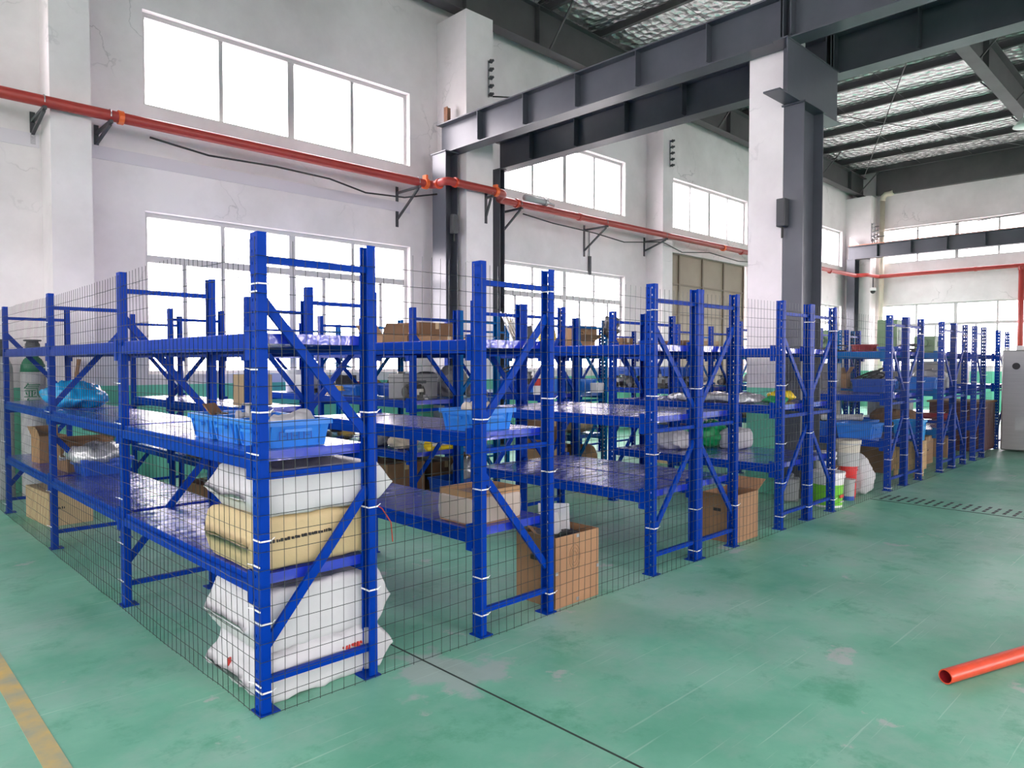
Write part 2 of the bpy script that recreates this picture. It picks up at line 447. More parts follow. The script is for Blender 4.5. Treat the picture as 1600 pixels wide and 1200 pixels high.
wcount = [0]
def window(ax, c, out, a, b, z0, z1, vbars, hbars=(), low=None):
    """window: white frame, mullions, transom and glass panes, set back in the wall"""
    wcount[0] += 1
    w = bpy.data.objects.new('window_%d' % wcount[0], None); COL.objects.link(w); struct(w)
    s0 = c+out*.10; s1 = c+out*.16
    d0, d1 = sorted((s0, s1))
    def bx(mb, p0, p1, q0, q1, e=0):
        if ax == 'y': mb.box(p0, p1, d0+e, d1-e, q0, q1)
        else: mb.box(d0+e, d1-e, p0, p1, q0, q1)
        return mb
    fw = .055
    fr = MB(); bx(fr, a, b, z0, z0+fw); bx(fr, a, b, z1-fw, z1); bx(fr, a, a+fw, z0+fw, z1-fw); bx(fr, b-fw, b, z0+fw, z1-fw)
    fr.build('window_frame', M['frame'], w)
    zs = [z0+fw]+[h for h in hbars]+[z1-fw]
    for h in hbars: bx(MB(), a+fw, b-fw, h-.045, h+.045, .004).build('transom', M['frame'], w)
    for i in range(len(zs)-1):
        q0 = zs[i]+(.045 if i else 0); q1 = zs[i+1]-(.045 if i+1 < len(zs)-1 else 0)
        vb = (low if (low and i == 0) else vbars)
        xs = [a+fw]+[a+(b-a)*t for t in vb]+[b-fw]
        for k, t in enumerate(vb):
            hw = .05 if abs(t-.5) < .01 else .028
            bx(MB(), a+(b-a)*t-hw, a+(b-a)*t+hw, q0, q1, .006).build('mullion', M['frame'], w)
        for k in range(len(xs)-1):
            mb = MB(); p0 = xs[k]+(.02 if k else 0); p1 = xs[k+1]-(.02 if k+1 < len(xs)-1 else 0)
            if ax == 'y': mb.box(p0, p1, (s0+s1)/2-.003, (s0+s1)/2+.003, q0, q1)
            else: mb.box((s0+s1)/2-.003, (s0+s1)/2+.003, p0, p1, q0, q1)
            mb.build('pane', M['glass'], w)
    sl = MB()
    e0, e1 = sorted((c-out*.0, s0))
    if ax == 'y': sl.box(a, b, e0, e1, z0-.001, z0+.012)
    else: sl.box(e0, e1, a, b, z0-.001, z0+.012)
    sl.build('sill', M['reveal'], w)

Q = (.25, .5, .75); LW = (.125, .25, .375, .5, .625, .75, .875)
UZ = (4.65, 5.83); LZ = (1.30, 3.35)
left_ops = []
left_w = [(-8.9,-4.9), (-3.0,1.05), (2.97,7.01), (9.05,12.79), (20.9,24.77)]
for a, b in left_w: left_ops += [(a,b)+UZ]+([(a,b)+LZ] if a > 2 else [])
left_ops += [(14.66,18.27)+UZ, (14.65,18.27,0,4.07)]
wall('wall_left', 'y', YW1, 1, XW0-TH, XW1+TH, -.05, ZT, left_ops)
for a, b in left_w:
    window('y', YW1, 1, a, b, *UZ, Q)
    if a > 2: window('y', YW1, 1, a, b, *LZ, Q, (2.775,), LW)
window('y', YW1, 1, 14.66, 18.27, *UZ, Q)

back_w = [(4.25,8.72), (-1.5,2.9), (-7.2,-2.9), (-12.9,-8.6), (-18.7,-14.4)]
ops = []
for a, b in back_w: ops += [(a,b,4.70,5.88), (a,b,1.30,3.36)]
wall('wall_back', 'x', XW1, 1, YW0, YW1, -.05, 7.95, ops)
Q5 = (.2, .4, .6, .8)
for a, b in back_w:
    window('x', XW1, 1, a, b, 4.70, 5.88, Q)
    window('x', XW1, 1, a, b, 1.30, 3.36, Q, (2.68,), LW)
# the walls behind the camera: the same windows, and the open loading gates
near_w = [(3.9,8.1), (-1.6,2.6), (-7.2,-3.0), (-12.9,-8.6), (-18.7,-14.4)]
ops = []
for a, b in near_w: ops += [(a,b,4.65,5.83), (a,b,1.30,3.35)]
wall('wall_front', 'x', XW0, -1, YW0, YW1, -.05, ZT+.4, ops)
for a, b in near_w:
    window('x', XW0, -1, a, b, 4.65, 5.83, Q); window('x', XW0, -1, a, b, 1.30, 3.35, Q, (2.68,), LW)
ops = []
for a, b in [(-8.5,-4.5), (-2.5,1.5), (9.4,13.4), (21,24.8)]: ops += [(a,b,4.65,5.83), (a,b,1.30,3.35)]
gates = [(3.0,7.2,0,4.4), (14.8,19.0,0,4.4)]
wall('wall_right', 'y', YW0, -1, XW0-TH, XW1+TH, -.05, ZT+.4, ops+gates)
for a, b, z0, z1 in ops: window('y', YW0, -1, a, b, z0, z1, Q)
# portals: one for each row of openings
for xa, xb, z0, z1 in ((2.9,24.8,4.65,5.83), (2.9,12.8,1.3,3.35), (20.9,24.8,1.3,3.35), (-8.9,1.1,4.65,5.83)): portal(((xa+xb)/2, YW1+.32, (z0+z1)/2), (R(-90),0,0), xb-xa, z1-z0)
for z0, z1 in ((4.7,5.88), (1.3,3.36)): portal((XW1+.32, -5, (z0+z1)/2), (0,R(90),0), z1-z0, 27.5)
for z0, z1 in ((4.65,5.83), (1.3,3.35)): portal((XW0-.32, -5.3, (z0+z1)/2), (0,R(-90),0), z1-z0, 27)
for z0, z1 in ((4.65,5.83), (0,4.4)): portal((8.2, YW0-.32, (z0+z1)/2), (R(90),0,0), 33.5, z1-z0)

# pilasters
def pilaster(n, x0, x1, y0, y1=YW1, z1=ZT-.2):
    return struct(MB().box(x0, x1, y0, y1, 0, z1).build('trim_%d' % n, M['wall']))
pilaster(2, 1.88, 2.28, 9.175)
pilaster(3, 7.58, 8.16, 8.87, z1=7.13)
pilaster(4, 13.58, 13.96, 9.175)
pilaster(5, 19.42, 19.80, 9.175)
pilaster(6, 25.05, 25.6, 8.82, z1=6.95)
pilaster(7, -3.96, -3.56, 9.175)
for k, y in enumerate((3.55, -2.1, -7.8, -13.5)): struct(MB().box(25.2, 25.6, y, y+.4, 0, 6.95).build('trim_%d' % (8+k), M['wall']))

for n_, xa, xb in ((14,-9.5,-3.98), (15,-3.54,1.86), (16,2.30,7.0)):
    struct(MB().box(xa, xb, YW1-.012, YW1+.01, 3.89, 4.045).build('trim_%d' % n_, M['band']))
# ---- steel gate in the third bay of the left wall
d = bpy.data.objects.new('door_1', None); COL.objects.link(d); struct(d)
xs = [14.66, 15.02, 16.08, 17.12, 18.17]; zs = [.02, .42, 1.15, 1.88, 2.61, 3.34, 4.06]
for i in range(4):
    for j in range(6):
        MB().box(xs[i]+.03, xs[i+1]-.03, YW1+.07, YW1+.10, zs[j]+.02, zs[j+1]-.02).build('door_panel', M['tan'], d)
for x in xs: MB().box(x-.03, x+.03, YW1+.035, YW1+.12, 0, 4.06).build('door_stile', M['tan2'], d)
for z in zs: MB().box(14.66, 18.17, YW1+.045, YW1+.12, z-.02, z+.02).build('door_rail', M['tan2'], d)
struct(MB().box(14.5, 18.4, YW1-.03, YW1+.02, 4.07, 4.22).build('trim_12', M['wall']))

# ---- roof: foil insulation over purlins and tapered rafters
rb = lambda x: 7.05+(25.6-x)*.013           # underside of the rafters
rt = lambda x: 7.66+(25.6-x)*.020           # top of the rafters
ce = MB()
nx, ny = 118, 60
ADDED_SKYLIGHTS = [(-5.2,-3.8,-10.5,-1.5), (2.2,3.4,-10.5,-1.5)]  # invented roof openings behind the camera, added to brighten the front floor
x_a, x_b = XW0-.3, XW1+.3
px = [25.15-1.52*i for i in range(24)]
vs0 = len(ce.v)
for i in range(nx+1):
    x = x_a+(x_b-x_a)*i/nx
    ph = ((25.15-x) % 1.52)/1.52
    sag = .055*math.sin(math.pi*ph)
    for j in range(ny+1):
        y = YW0-.3+(YW1-YW0+.6)*j/ny
        ce.v.append((x, y, rt(x)+.215-sag))
for i in range(nx):
    for j in range(ny):
        a = i*(ny+1)+j; cx_ = (ce.v[a][0]+ce.v[a+ny+2][0])/2; cy_ = (ce.v[a][1]+ce.v[a+ny+2][1])/2
        if any(k[0] < cx_ < k[1] and k[2] < cy_ < k[3] for k in ADDED_SKYLIGHTS): continue
        ce.f.append((a, a+1, a+ny+2, a+ny+1))
ceil = struct(ce.build('ceiling', M['foil'], smooth=True))
rd = MB()
xs_ = sorted({x_a, x_b} | {k[0]-.4 for k in ADDED_SKYLIGHTS} | {k[1]+.4 for k in ADDED_SKYLIGHTS})
for i in range(len(xs_)-1):
    for ya, yb in ((YW0-.3,-10.9), (-10.9,-1.1), (-1.1,YW1+.3)):
        if ya == -10.9 and any(k[0]-.5 < (xs_[i]+xs_[i+1])/2 < k[1]+.5 for k in ADDED_SKYLIGHTS): continue
        rd.quad((xs_[i],ya,rt(xs_[i])+.30),(xs_[i+1],ya,rt(xs_[i+1])+.30),(xs_[i+1],yb,rt(xs_[i+1])+.30),(xs_[i],yb,rt(xs_[i])+.30))
struct(rd.build('roof_deck', M['roofsteel']))
for k in ADDED_SKYLIGHTS:  # glazing over the added, unseen roof openings that supply fill daylight
    sk = MB().quad((k[0]-.4,-10.9,rt(k[0])+.29),(k[1]+.4,-10.9,rt(k[1])+.29),(k[1]+.4,-1.1,rt(k[1])+.29),(k[0]-.4,-1.1,rt(k[0])+.29))
    struct(sk.build('added_skylight', M['glass'])); portal(((k[0]+k[1])/2, -6, rt(k[0])+.35), (0,0,0), 2.0, 9.8)
for x in px:
    if x < XW0+.3: continue
    z = rt(x); p = MB()
    p.box(x-.004, x+.004, YW0, YW1, z+.03, z+.20); p.box(x-.07, x+.004, YW0, YW1, z+.03, z+.036); p.box(x, x+.07, YW0, YW1, z+.194, z+.20)
    p.box(x-.074, x-.068, YW0, YW1, z+.03, z+.05)
    p.build('purlin', M['roofsteel'], ceil)
RY = (9.28, 3.78, -1.85, -7.5, -13.1)
for k, y in enumerate(RY):
    m = MB(); n0 = 0
    for (ya, yb, f0, f1) in ((-.006,.006,0,1),):
        m.quad((XW0,y-.006,rb(XW0)),(XW1,y-.006,rb(XW1)),(XW1,y-.006,rt(XW1)),(XW0,y-.006,rt(XW0)))
        m.quad((XW0,y+.006,rb(XW0)),(XW0,y+.006,rt(XW0)),(XW1,y+.006,rt(XW1)),(XW1,y+.006,rb(XW1)))
    m.bar((XW0,y,rb(XW0)),(XW1,y,rb(XW1)),.24,.016); m.bar((XW0,y,rt(XW0)-.009),(XW1,y,rt(XW1)-.009),.24,.016)
    r = struct(m.build('roof_rafter', M['roofsteel']))
    for x in (24.3, 20.4, 16.5, 12.6, 9.6, 7.85, 4, 0):
        MB().box(x-.006, x+.006, y-.11, y+.11, rb(x), rt(x)-.01).build('stiffener', M['roofsteel'], r)
    for i, x in enumerate(px[::2]):
        if x < 6: continue
        for s in ((-1,) if k == 0 else (-1, 1)):
            MB().bar((x, y+s*.02, rb(x)+.03), (x, y+s*.62, rt(x)+.02), .03, .03).build('fly_brace', M['roofsteel'], r)
# sag rods and wind bracing under the roof
for y in (7.4, 6.0, 1.9, .3):
    MB().tube([(x_, y, rt(x_)+.09) for x_ in (6, 15, 25.2)], .006, 5).build('sag_rod', M['roofsteel'], ceil)
for a, b in (((25,9.1),(13.8,4.0)), ((13.8,9.1),(25,4.0)), ((25,3.6),(14.5,-1.6)), ((14.5,3.6),(25,-1.6)), ((8,9.1),(13.8,4.0))):
    MB().tube([(a[0],a[1],rb(a[0])+.35), (b[0],b[1],rb(b[0])+.35)], .010, 6).build('bracing_rod', M['roofsteel'], ceil)
# eave member along the back wall
struct(MB().box(25.42, 25.6, YW0, 8.8, 7.0, 7.84).build('trim_13', M['roofsteel']))

# ---- crane runway girders, columns and brackets
def girder(label, xc, z0, z1, y0, y1, first, step, railmat, fw=.24, splice=None):
    g = thing('crane_runway_beam', label, 'steel beam', (xc, 0, 0))
    m = MB()
    m.box(-.006, .006, y0, y1, z0+.016, z1-.018); m.box(-fw/2, fw/2, y0, y1, z0, z0+.016); m.box(-fw/2, fw/2, y0, y1, z1-.018, z1)
    m.build('girder', M['steel'], g)
    y = first
    while y > y0+.2:
        for s in (-1, 1):
            a, b = sorted((s*.006, s*(fw/2-.004)))
            MB().box(a, b, y-.006, y+.006, z0+.045, z1-.018).build('stiffener_plate', M['steel'], g)
        y -= step
    MB().box(-.022, .022, y0, y1, z1, z1+.035).build('crane_rail', railmat, g)
    if splice:
        for s in (-.016, .016): MB().box(-fw/2, fw/2, splice+s-.005, splice+s+.005, z0, z1).build('end_plate', M['steel'], g)
    return g
girder('dark grey crane beam nearest the camera, passing before the white column', 7.45, 4.84, 5.33, -19.6, 9.33, 8.33, .985, M['rail'], splice=3.50)
girder('shaded grey crane beam on the far side of the white column', 8.76, 4.84, 5.33, -19.6, 9.33, 8.5, .985, M['rail'], splice=3.50)
girder('distant grey crane beam along the end wall with an orange rail on top', 24.80, 4.86, 5.30, -19.6, 9.42, 8.5, 1.0, M['copper'])
st = MB().box(7.40, 7.41, 9.13, 9.22, 5.365, 5.60).box(7.40, 7.50, 9.17, 9.18, 5.365, 5.60)
tag(st.build('crane_end_stop', M['rail']), 'rusty end stop plate on the near crane beam by the wall', 'end stop')
st = MB().quad((24.77,9.38,5.335),(24.77,9.05,5.335),(24.77,9.38,5.62)).quad((24.83,9.38,5.335),(24.83,9.38,5.62),(24.83,9.05,5.335)).quad((24.77,9.05,5.335),(24.83,9.05,5.335),(24.83,9.38,5.62),(24.77,9.38,5.62)).quad((24.77,9.38,5.335),(24.77,9.38,5.62),(24.83,9.38,5.62),(24.83,9.38,5.335))
tag(st.build('crane_end_stop', M['galv']), 'pale triangular end stop on the distant crane beam', 'end stop')

def hcol(label, x0, x1, y0, y1, z1, flange='x', fol=None):
    o = thing('steel_column', label, 'column', ((x0+x1)/2, (y0+y1)/2, 0))
    a, b = (x1-x0)/2, (y1-y0)/2
    m = MB()
    m.box(-a, -a+.014, -b, b, 0, z1).box(a-.014, a, -b, b, 0, z1).box(-a+.014, a-.014, -.005, .005, 0, z1)
    m.build('column_shaft', M['steel'], o)
    MB().box(-a-.05, a+.05, -b-.03, b+.03, 0, .016).build('base_plate', M['steel'], o)
    MB().box(-a-.02, a+.02, -b-.02, b+.02, z1, z1+.016).build('cap_plate', M['steel'], o)
    return o
# the free-standing column: concrete shaft, steel post in front of it, bracket carrying both beams
cc = MB().box(7.585, 8.10, 3.585, 3.985, 0, rb(7.9))
tag(cc.build('concrete_column', M['wall']), 'free-standing white concrete column with a green painted foot', 'column')
hcol('dark steel post bolted to the white free-standing column', 7.585, 8.085, 3.36, 3.58, 4.23)
br = thing('crane_bracket', 'dark steel bracket on top of the free-standing column carrying two beams', 'bracket', (7.9, 3.5, 4.25))
m = MB().box(-.62, .66, -.095, -.08, .016, .574)
m.build('web_plate', M['steel'], br)
MB().box(-.64, .70, -.10, .07, .574, .590).build('top_plate', M['steel'], br)
MB().box(-.80, .78, -.10, .08, 0, .016).build('bottom_plate', M['steel'], br)
for x in (-.40, .40): MB().box(x, x+.01, -.08, .055, .016, .574).build('end_plate', M['steel'], br)
hcol('dark steel post on the near side of the wall pilaster under the crane beam', 7.24, 7.49, 8.98, 9.32, 4.82)
hcol('dark steel post on the far side of the wall pilaster under the crane beam', 8.60, 8.72, 9.17, 9.42, 4.82)
hcol('grey steel post in the far corner under the distant crane beam', 24.62, 25.0, 9.15, 9.40, 4.84)
# columns further along the line, seen only by the light
for y in (-2.1, -7.7, -13.3):
    struct(MB().box(7.585, 8.10, y, y+.4, 0, rb(7.9)).build('trim_20', M['wall']))

# ---- red fire main along the walls
fp = thing('fire_main_pipe', 'long red fire main running along the window wall and end wall', 'pipe', (0, 9.06, 4.26))
def arc(p, a, b, r=.12, n=6):
    p, a, b = Vector(p), Vector(a), Vector(b)
    u = (a-p).normalized()*r; v = (b-p).normalized()*r
    return [tuple(p+u*(1-t)**2+v*t**2) for t in [i/n for i in range(n+1)]]
path = [(-9.5,0,0)]
cor = [(7.06,0,0), (7.06,-.32,.02), (8.30,-.32,.02), (8.45,.0,0), (24.44,0,.03), (24.50,-.36,.03), (25.28,-.42,.03), (25.28,-28.5,.03)]
full = [path[0]]+cor
for i in range(1, len(full)-1): path += arc(full[i], full[i-1], full[i+1], .10)
path.append(full[-1])
MB().tube(path, .062, 14).build('pipe_run', M['pipe'], fp, smooth=True)
def ring(parent, x, y, z, axis, r, w, mt, name='coupling'):
    d = Vector(axis)*w/2; c = Vector((x,y,z))
    o = MB().tube([c-d, c+d], r, 14).build(name, mt, parent)
    u = Vector(axis).orthogonal().normalized()
    return o
for x in (-2.2, 10.6, 16.9, 22.4): ring(fp, x, 0, 0, (1,0,0), .074, .07, M['pipe'])
ring(fp, 2.55, 0, 0, (1,0,0), .078, .055, M['orange']); ring(fp, 6.90, 0, 0, (1,0,0), .085, .06, M['orange'])
ring(fp, 7.24, -.32, .02, (1,0,0), .08, .04, M['pipe2']); ring(fp, 8.10, -.32, .02, (1,0,0), .085, .06, M['orange'])
ring(fp, 7.06, -.14, 0, (0,1,0), .08, .04, M['pipe2']); ring(fp, 8.9, 0, 0, (1,0,0), .08, .05, M['pipe2'])
ring(fp, 16.0, 0, 0, (1,0,0), .076, .07, M['orange'])
for (x, y) in ((6.90, .075), (8.10, -.245)): MB().box(x-.02, x+.02, y-.12, y-.03, .07, .13).build('coupling_bolt', M['orange'], fp)
for y in (-3.2, -6.2): ring(fp, 25.28, y, .03, (0,1,0), .074, .07, M['pipe'])
def pbracket(x, y=9.06, wally=9.62, low=.42):
    b = thing('pipe_bracket', PB.pop(0), 'bracket', (x, y, 4.26-.08))
    MB().bar((0,-.07,0), (0,wally-y,0), .035, .035).build('arm', M['dgrey'], b)
    MB().bar((0,-.02,-.02), (0,wally-y-.01,-low), .03, .03).build('strut', M['dgrey'], b)
    MB().tube([(0,math.cos(t)*.068,.08+math.sin(t)*.068) for t in [i*math.pi/8-.4 for i in range(11)]], .006, 5).build('u_bolt', M['galv'], b)
    MB().box(-.025,.025, wally-y-.012, wally-y, -low-.12, .1).build('back_plate', M['dgrey'], b)
PB = ['dark pipe bracket on the leftmost pilaster', 'second dark pipe bracket just right of the leftmost pilaster', 'pale grey triangular pipe bracket left of the steel wall post',
      'dark triangular pipe bracket on the front of the large pilaster', 'dark pipe bracket just right of the large pilaster', 'pipe bracket beside the third pilaster', 'pipe bracket above the lower window in the second bay']
pbracket(1.80, low=.14); pbracket(2.44, low=.12); pbracket(6.75); pbracket(8.0, 8.76, 8.87, .3); pbracket(8.98); pbracket(13.5, low=.2); pbracket(11.4)
c = MB().tube([(2.9,9.18,4.14),(3.6,9.2,4.07),(4.5,9.2,4.10),(5.3,9.2,4.08),(5.9,9.2,3.98),(6.6,9.2,4.02),(7.2,9.15,4.16)], .013, 6)
tag(c.build('hanging_cable', M['black'], smooth=True), 'black cable sagging below the red pipe left of the big pilaster', 'cable')
c = MB().tube([(9.2,9.2,4.14),(10.0,9.2,4.08),(11.2,9.2,4.05),(12.2,9.2,3.98),(13.4,9.05,4.10),(14.4,9.2,4.0),(15.6,9.2,4.12),(17,9.2,4.05),(18.6,9.2,4.15)], .012, 6)
tag(c.build('hanging_cable', M['black'], smooth=True), 'black cable sagging below the red pipe over the steel gate', 'cable')
c = MB().tube([(8.12,8.83,5.86),(9.5,8.3,6.0),(11.0,7.0,6.15),(11.6,5.0,6.3),(11.6,1,6.6)], .012, 6)
tag(c.build('hanging_cable', M['black'], smooth=True), 'black cable running out from the insulators on the big pilaster', 'cable')
c = MB().tube([(24.98,8.7,5.55),(24.9,6,5.65),(24.9,3,5.85),(24.9,-2,6.1)], .014, 6)
tag(c.build('hanging_cable', M['black'], smooth=True), 'black cable strung along the end wall above the windows', 'cable')
c = MB().tube([(24.95,8.72,5.52),(24.97,8.75,5.2),(24.9,8.78,5.0),(24.85,8.78,4.9)], .014, 6)
tag(c.build('hanging_cable', M['black'], smooth=True), 'short black cable hanging below the corner insulators', 'cable')

def insulators(x, y, z0, label, n=5, sx=.02):
    b = thing('insulator_bracket', label, 'insulator', (x, y, z0))
    MB().box(-.012, .012, -.02, 0, 0, .60).build('strap', M['galv'], b)
    for i in range(n):
        z = .03+i*.54/(n-1)
        MB().tube([(0,-.02,z),(0,-.05,z),(0,-.06,z),(0,-.075,z),(0,-.085,z),(0,-.12,z)], [.02,.02,.036,.036,.022,.022], 10).build('insulator', M['dgrey'] if sx < .03 else M['galv'], b)
insulators(8.06, 8.87, 5.84, 'column of five cable insulators on the big pilaster')
insulators(13.84, 9.175, 5.84, 'column of five cable insulators on the third pilaster')
insulators(25.12, 8.82, 5.45, 'left column of cable insulators in the far corner', 5, .05)
insulators(25.42, 8.82, 5.40, 'right column of cable insulators in the far corner', 5, .05)

p = thing('downpipe', 'cream rainwater downpipe in the far corner', 'pipe', (25.45, 8.60, 0))
MB().tube([(0,0,0),(0,0,6.85)], .075, 14).build('pipe_run', M['pvc'], p, smooth=True)
MB().tube([(0,0,6.8),(0,-.02,6.92),(0,-.1,7.0),(0,-.22,7.0),(0,-.32,7.02)], .085, 14).build('elbow', M['pvc'], p, smooth=True)
for z in (.6, 2.2, 4.0, 5.8): ring(p, 0, 0, z, (0,0,1), .083, .06, M['pvc'], 'socket')
o = thing('ventilation_stub', 'pale grey stub pipe lying on the red pipe brackets', 'pipe', (9.0, 8.95, 4.36))
MB().tube([(0,0,0),(.62,.10,.03)], .055, 12).build('pipe_run', M['lgrey'], o, smooth=True)
ring(o, .62, .10, .03, (1,.15,.05), .066, .08, M['galv']); MB().tube([(.66,.1,.03),(.9,.14,.02)], .03, 8).build('nozzle', M['lgrey'], o)
def ebox(label, x, y, z):
    b = thing('switch_box', label, 'electrical box', (x, y, z))
    MB().box(-.05,.05,-.05,.05,0,.30).build('case', M['dgrey'], b, bevel=.008)
    MB().box(-.056,-.05,-.04,.04,.03,.27).build('cover', M['dgrey'], b); MB().tube([(0,0,0),(0,0,-.12)], .014, 8).build('cable_gland', M['black'], b)
ebox('dark switch box on the steel post beside the big pilaster', 7.36, 8.92, 3.52)
ebox('dark switch box on the free-standing column', 7.53, 3.56, 2.93)
o = thing('security_camera', 'small white dome security camera in the far corner', 'camera', (24.90, 8.67, 3.80))
MB().tube([(0,0,.44),(0,0,.10)], .02, 8).build('arm', M['dgrey'], o)
MB().lathe([(.02,.11),(.09,.10),(.10,.05),(.10,0)], n=14).build('housing', M['white'], o, smooth=True)
MB().lathe([(.08,0),(.07,-.05),(.04,-.085),(.001,-.095)], n=14).build('dome', M['black'], o, smooth=True)
o = thing('pendant_lamp', 'bell-shaped pale green pendant lamp under the roof at right', 'lamp', (18.75, 3.45, 6.52))
MB().lathe([(.26,0),(.25,.03),(.20,.09),(.12,.16),(.07,.20),(.06,.30),(.001,.31)], n=20).build('shade', M['lamp'], o, smooth=True)
MB().tube([(0,0,.3),(0,0,.62)], .012, 6).build('stem', M['dgrey'], o); MB().lathe([(.045,.02),(.06,.08),(.04,.14)], n=12).build('bulb', M['white'], o, smooth=True)
o = thing('drop_pipe', 'red vertical fire pipe at the right edge of the picture', 'pipe', (25.25, 4.70, 1.0))
MB().tube([(0,0,0),(0,0,3.26)], .075, 12).build('pipe_run', M['pipe'], o, smooth=True)
for z in (.9, 3.2): ring(o, 0, 0, z, (0,0,1), .09, .08, M['pipe'])
o = thing('wall_conduit', 'thin dark conduit on the wall between the second bay windows', 'conduit', (11.0, 9.60, 3.3))
MB().tube([(.55,0,.85),(.55,0,-.4)], .014, 6).build('pipe_run', M['galv'], o); MB().box(.52,.58,-.03,.01,-.02,.36).build('cover', M['dgrey'], o)

# ================================================================ RACKS
PW, PD, RH = .070, .040, 2.0       # upright: width along the row, depth across it, height
def post_mesh(m):
    b = MB()
    ys = [0, .017, .024, .046, .053, PW]
    p = .05; n = int(RH/p)
    b.quad((0,0,0),(0,PW,0),(0,PW,.017),(0,0,.017))
    for i in range(n):
        z0 = i*p+.017; z1 = z0+.012; z2 = min((i+1)*p+.017, RH)
        for a, c in ((ys[0],ys[1]),(ys[2],ys[3]),(ys[4],ys[5])): b.quad((0,a,z0),(0,c,z0),(0,c,z1),(0,a,z1))
        b.quad((0,0,z1),(0,PW,z1),(0,PW,z2),(0,0,z2))
    b.box(0, PD, 0, .002, 0, RH); b.box(0, PD, PW-.002, PW, 0, RH)
    b.box(PD-.002, PD, .002, .013, 0, RH); b.box(PD-.002, PD, PW-.013, PW-.002, 0, RH)
    return b.mesh('upright', m)
RM = {}
for key in ('blue', 'lblue'):
    mt = M[key]
    RM[key] = dict(post=post_mesh(mt), foot=MB().box(-.012, PD+.035, -.012, PW+.012, 0, .006).mesh('foot_plate', mt),
                   conn=MB().box(-.004, .0, .002, .052, -.11, .03).box(-.004,.05,.048,.052,-.11,.03).mesh('beam_connector', mt))
MESH = {}
def cached(key, fn):
    if key not in MESH: MESH[key] = fn()
    return MESH[key]
LV = (.56, 1.08, 1.585)
def rack(label, x0, x1, ys, kinds, key='blue', levels=LV, group=None, skip=(), bkey=None):
    """single-row boltless rack: frames at ys across x0..x1, beams and decks between them"""
    r = thing('storage_rack', label, 'storage rack', (x0, ys[0], 0), group=group)
    w = x1-x0; rm = RM[key]; mt = M[key]
    for i, y in enumerate(ys):
        ly = y-ys[0]; yc = ly+PW/2
        a = put('upright', rm['post'], r, (0, ly, 0)); put('foot_plate', rm['foot'], a)
        b = put('upright', rm['post'], r, (w, ly+PW, 0), math.pi); put('foot_plate', rm['foot'], b)
        hb = cached(('hb', key, round(w,3)), lambda: MB().box(.004, w-.004, -.013, .013, -.014, .014).mesh('horizontal_brace', mt))
        for z in (.13, .99, 1.89): put('horizontal_brace', hb, r, (0, yc, z))
        k = kinds[i]
        def dg(za, zb, flip):
            xa, xb = (.03, w-.03) if not flip else (w-.03, .03)
            return MB().bar((xa,0,za), (xb,0,zb), .018, .040).mesh('diagonal_brace', mt)
        put('diagonal_brace', cached(('d1', key, round(w,3), k), lambda: dg(1.73, 1.13, k)), r, (0, yc, 0))
        put('diagonal_brace', cached(('d2', key, round(w,3), k), lambda: dg(.27, .88, k)), r, (0, yc, 0))
    for i in range(len(ys)-1):
        a = ys[i]-ys[0]+PW; b = ys[i+1]-ys[0]; L = b-a
        bm = None
        _bm = lambda key: cached(('bm', key, round(L,3)), lambda: MB().box(.002, .042, 0, L, -.07, -.022).box(.012, .042, 0, L, -.022, 0).mesh('beam', M[key]))
        db = cached(('db', key, round(L,3), round(w,3)), lambda: MB().box(.013, w-.013, .006, L-.006, -.040, .004).mesh('shelf_deck', M['shelf' if key == 'blue' else 'shelf2']))
        for j, z in enumerate(levels):
            if (i, j) in skip: continue
            bk = bkey[j] if bkey else key; bm = _bm(bk)
            f = put('beam', bm, r, (0, a, z)); g = put('beam', bm, r, (w, b, z), math.pi)
            put('beam_connector', RM[bk]['conn'], f, (0, 0, 0)); put('beam_connector', RM[bk]['conn'], g, (0, 0, 0))
            put('shelf_deck', db, r, (0, a, z))
    return r

Y1, Y2, Y3, Y4 = 2.818, 4.655, 5.68, 7.47
rack('long blue storage rack at the near left corner, loaded with wrapped bales', 1.293, 1.856, (Y1, 4.66, 6.49, 8.36), (0,0,1,0), levels=(.56,1.085,1.585))
rack('single blue storage rack second from the near corner, with a tote on its end', 2.505, 3.077, (Y1, Y2), (1,1))
rack('blue rack third from the near corner, left half of an empty back-to-back pair', 4.080, 4.668, (Y1, Y2), (0,0))
rack('blue rack forming the right half of the pair beside the plain upright carton', 4.672, 5.240, (Y1, Y2), (1,1))
rack('blue rack directly before the free-standing column, left half of its pair', 6.010, 6.600, (Y1, Y2), (0,0))
rack('blue rack right of the column, beside the lime green bucket', 6.604, 7.160, (Y1, Y2), (1,1))
rack('blue rack just right of the white mesh sack, left half of its pair', 8.705, 9.275, (Y1, Y2), (0,0), bkey=('blue','blue','lblue'))
rack('blue rack beside the cyan tote on its slatted crate, right half of the pair', 9.279, 9.850, (Y1, Y2), (1,1))
rack('left half of the last back-to-back blue rack pair towards the right', 10.67, 11.25, (Y1, Y2), (0,0), bkey=('lblue',)*3)
rack('right half of the last back-to-back blue rack pair towards the right', 11.254, 11.825, (Y1, Y2), (1,1))
rack('narrow single blue rack left of the maroon cabinet', 12.30, 12.855, (Y1, Y2), (0,0))
rack('farthest blue rack, partly hidden by the stainless steel cabinet', 14.25, 14.95, (2.93, 4.7), (0,0))
rack('second block blue rack nearest the gas cylinders, behind the near corner rack', 2.515, 3.06, (Y3, Y4, 8.66), (0,1,0))
rack('second block blue rack holding the grey metal case', 4.17, 4.765, (Y3, Y4, 8.98), (0,0,0))
rack('second block light blue rack with the large brown carton on top', 4.769, 5.33, (Y3, Y4, 8.98), (1,1,1), 'lblue')
rack('second block blue rack carrying the upright bundle of pale tubes', 6.05, 6.63, (Y3, Y4), (0,0), skip=((0,0),))
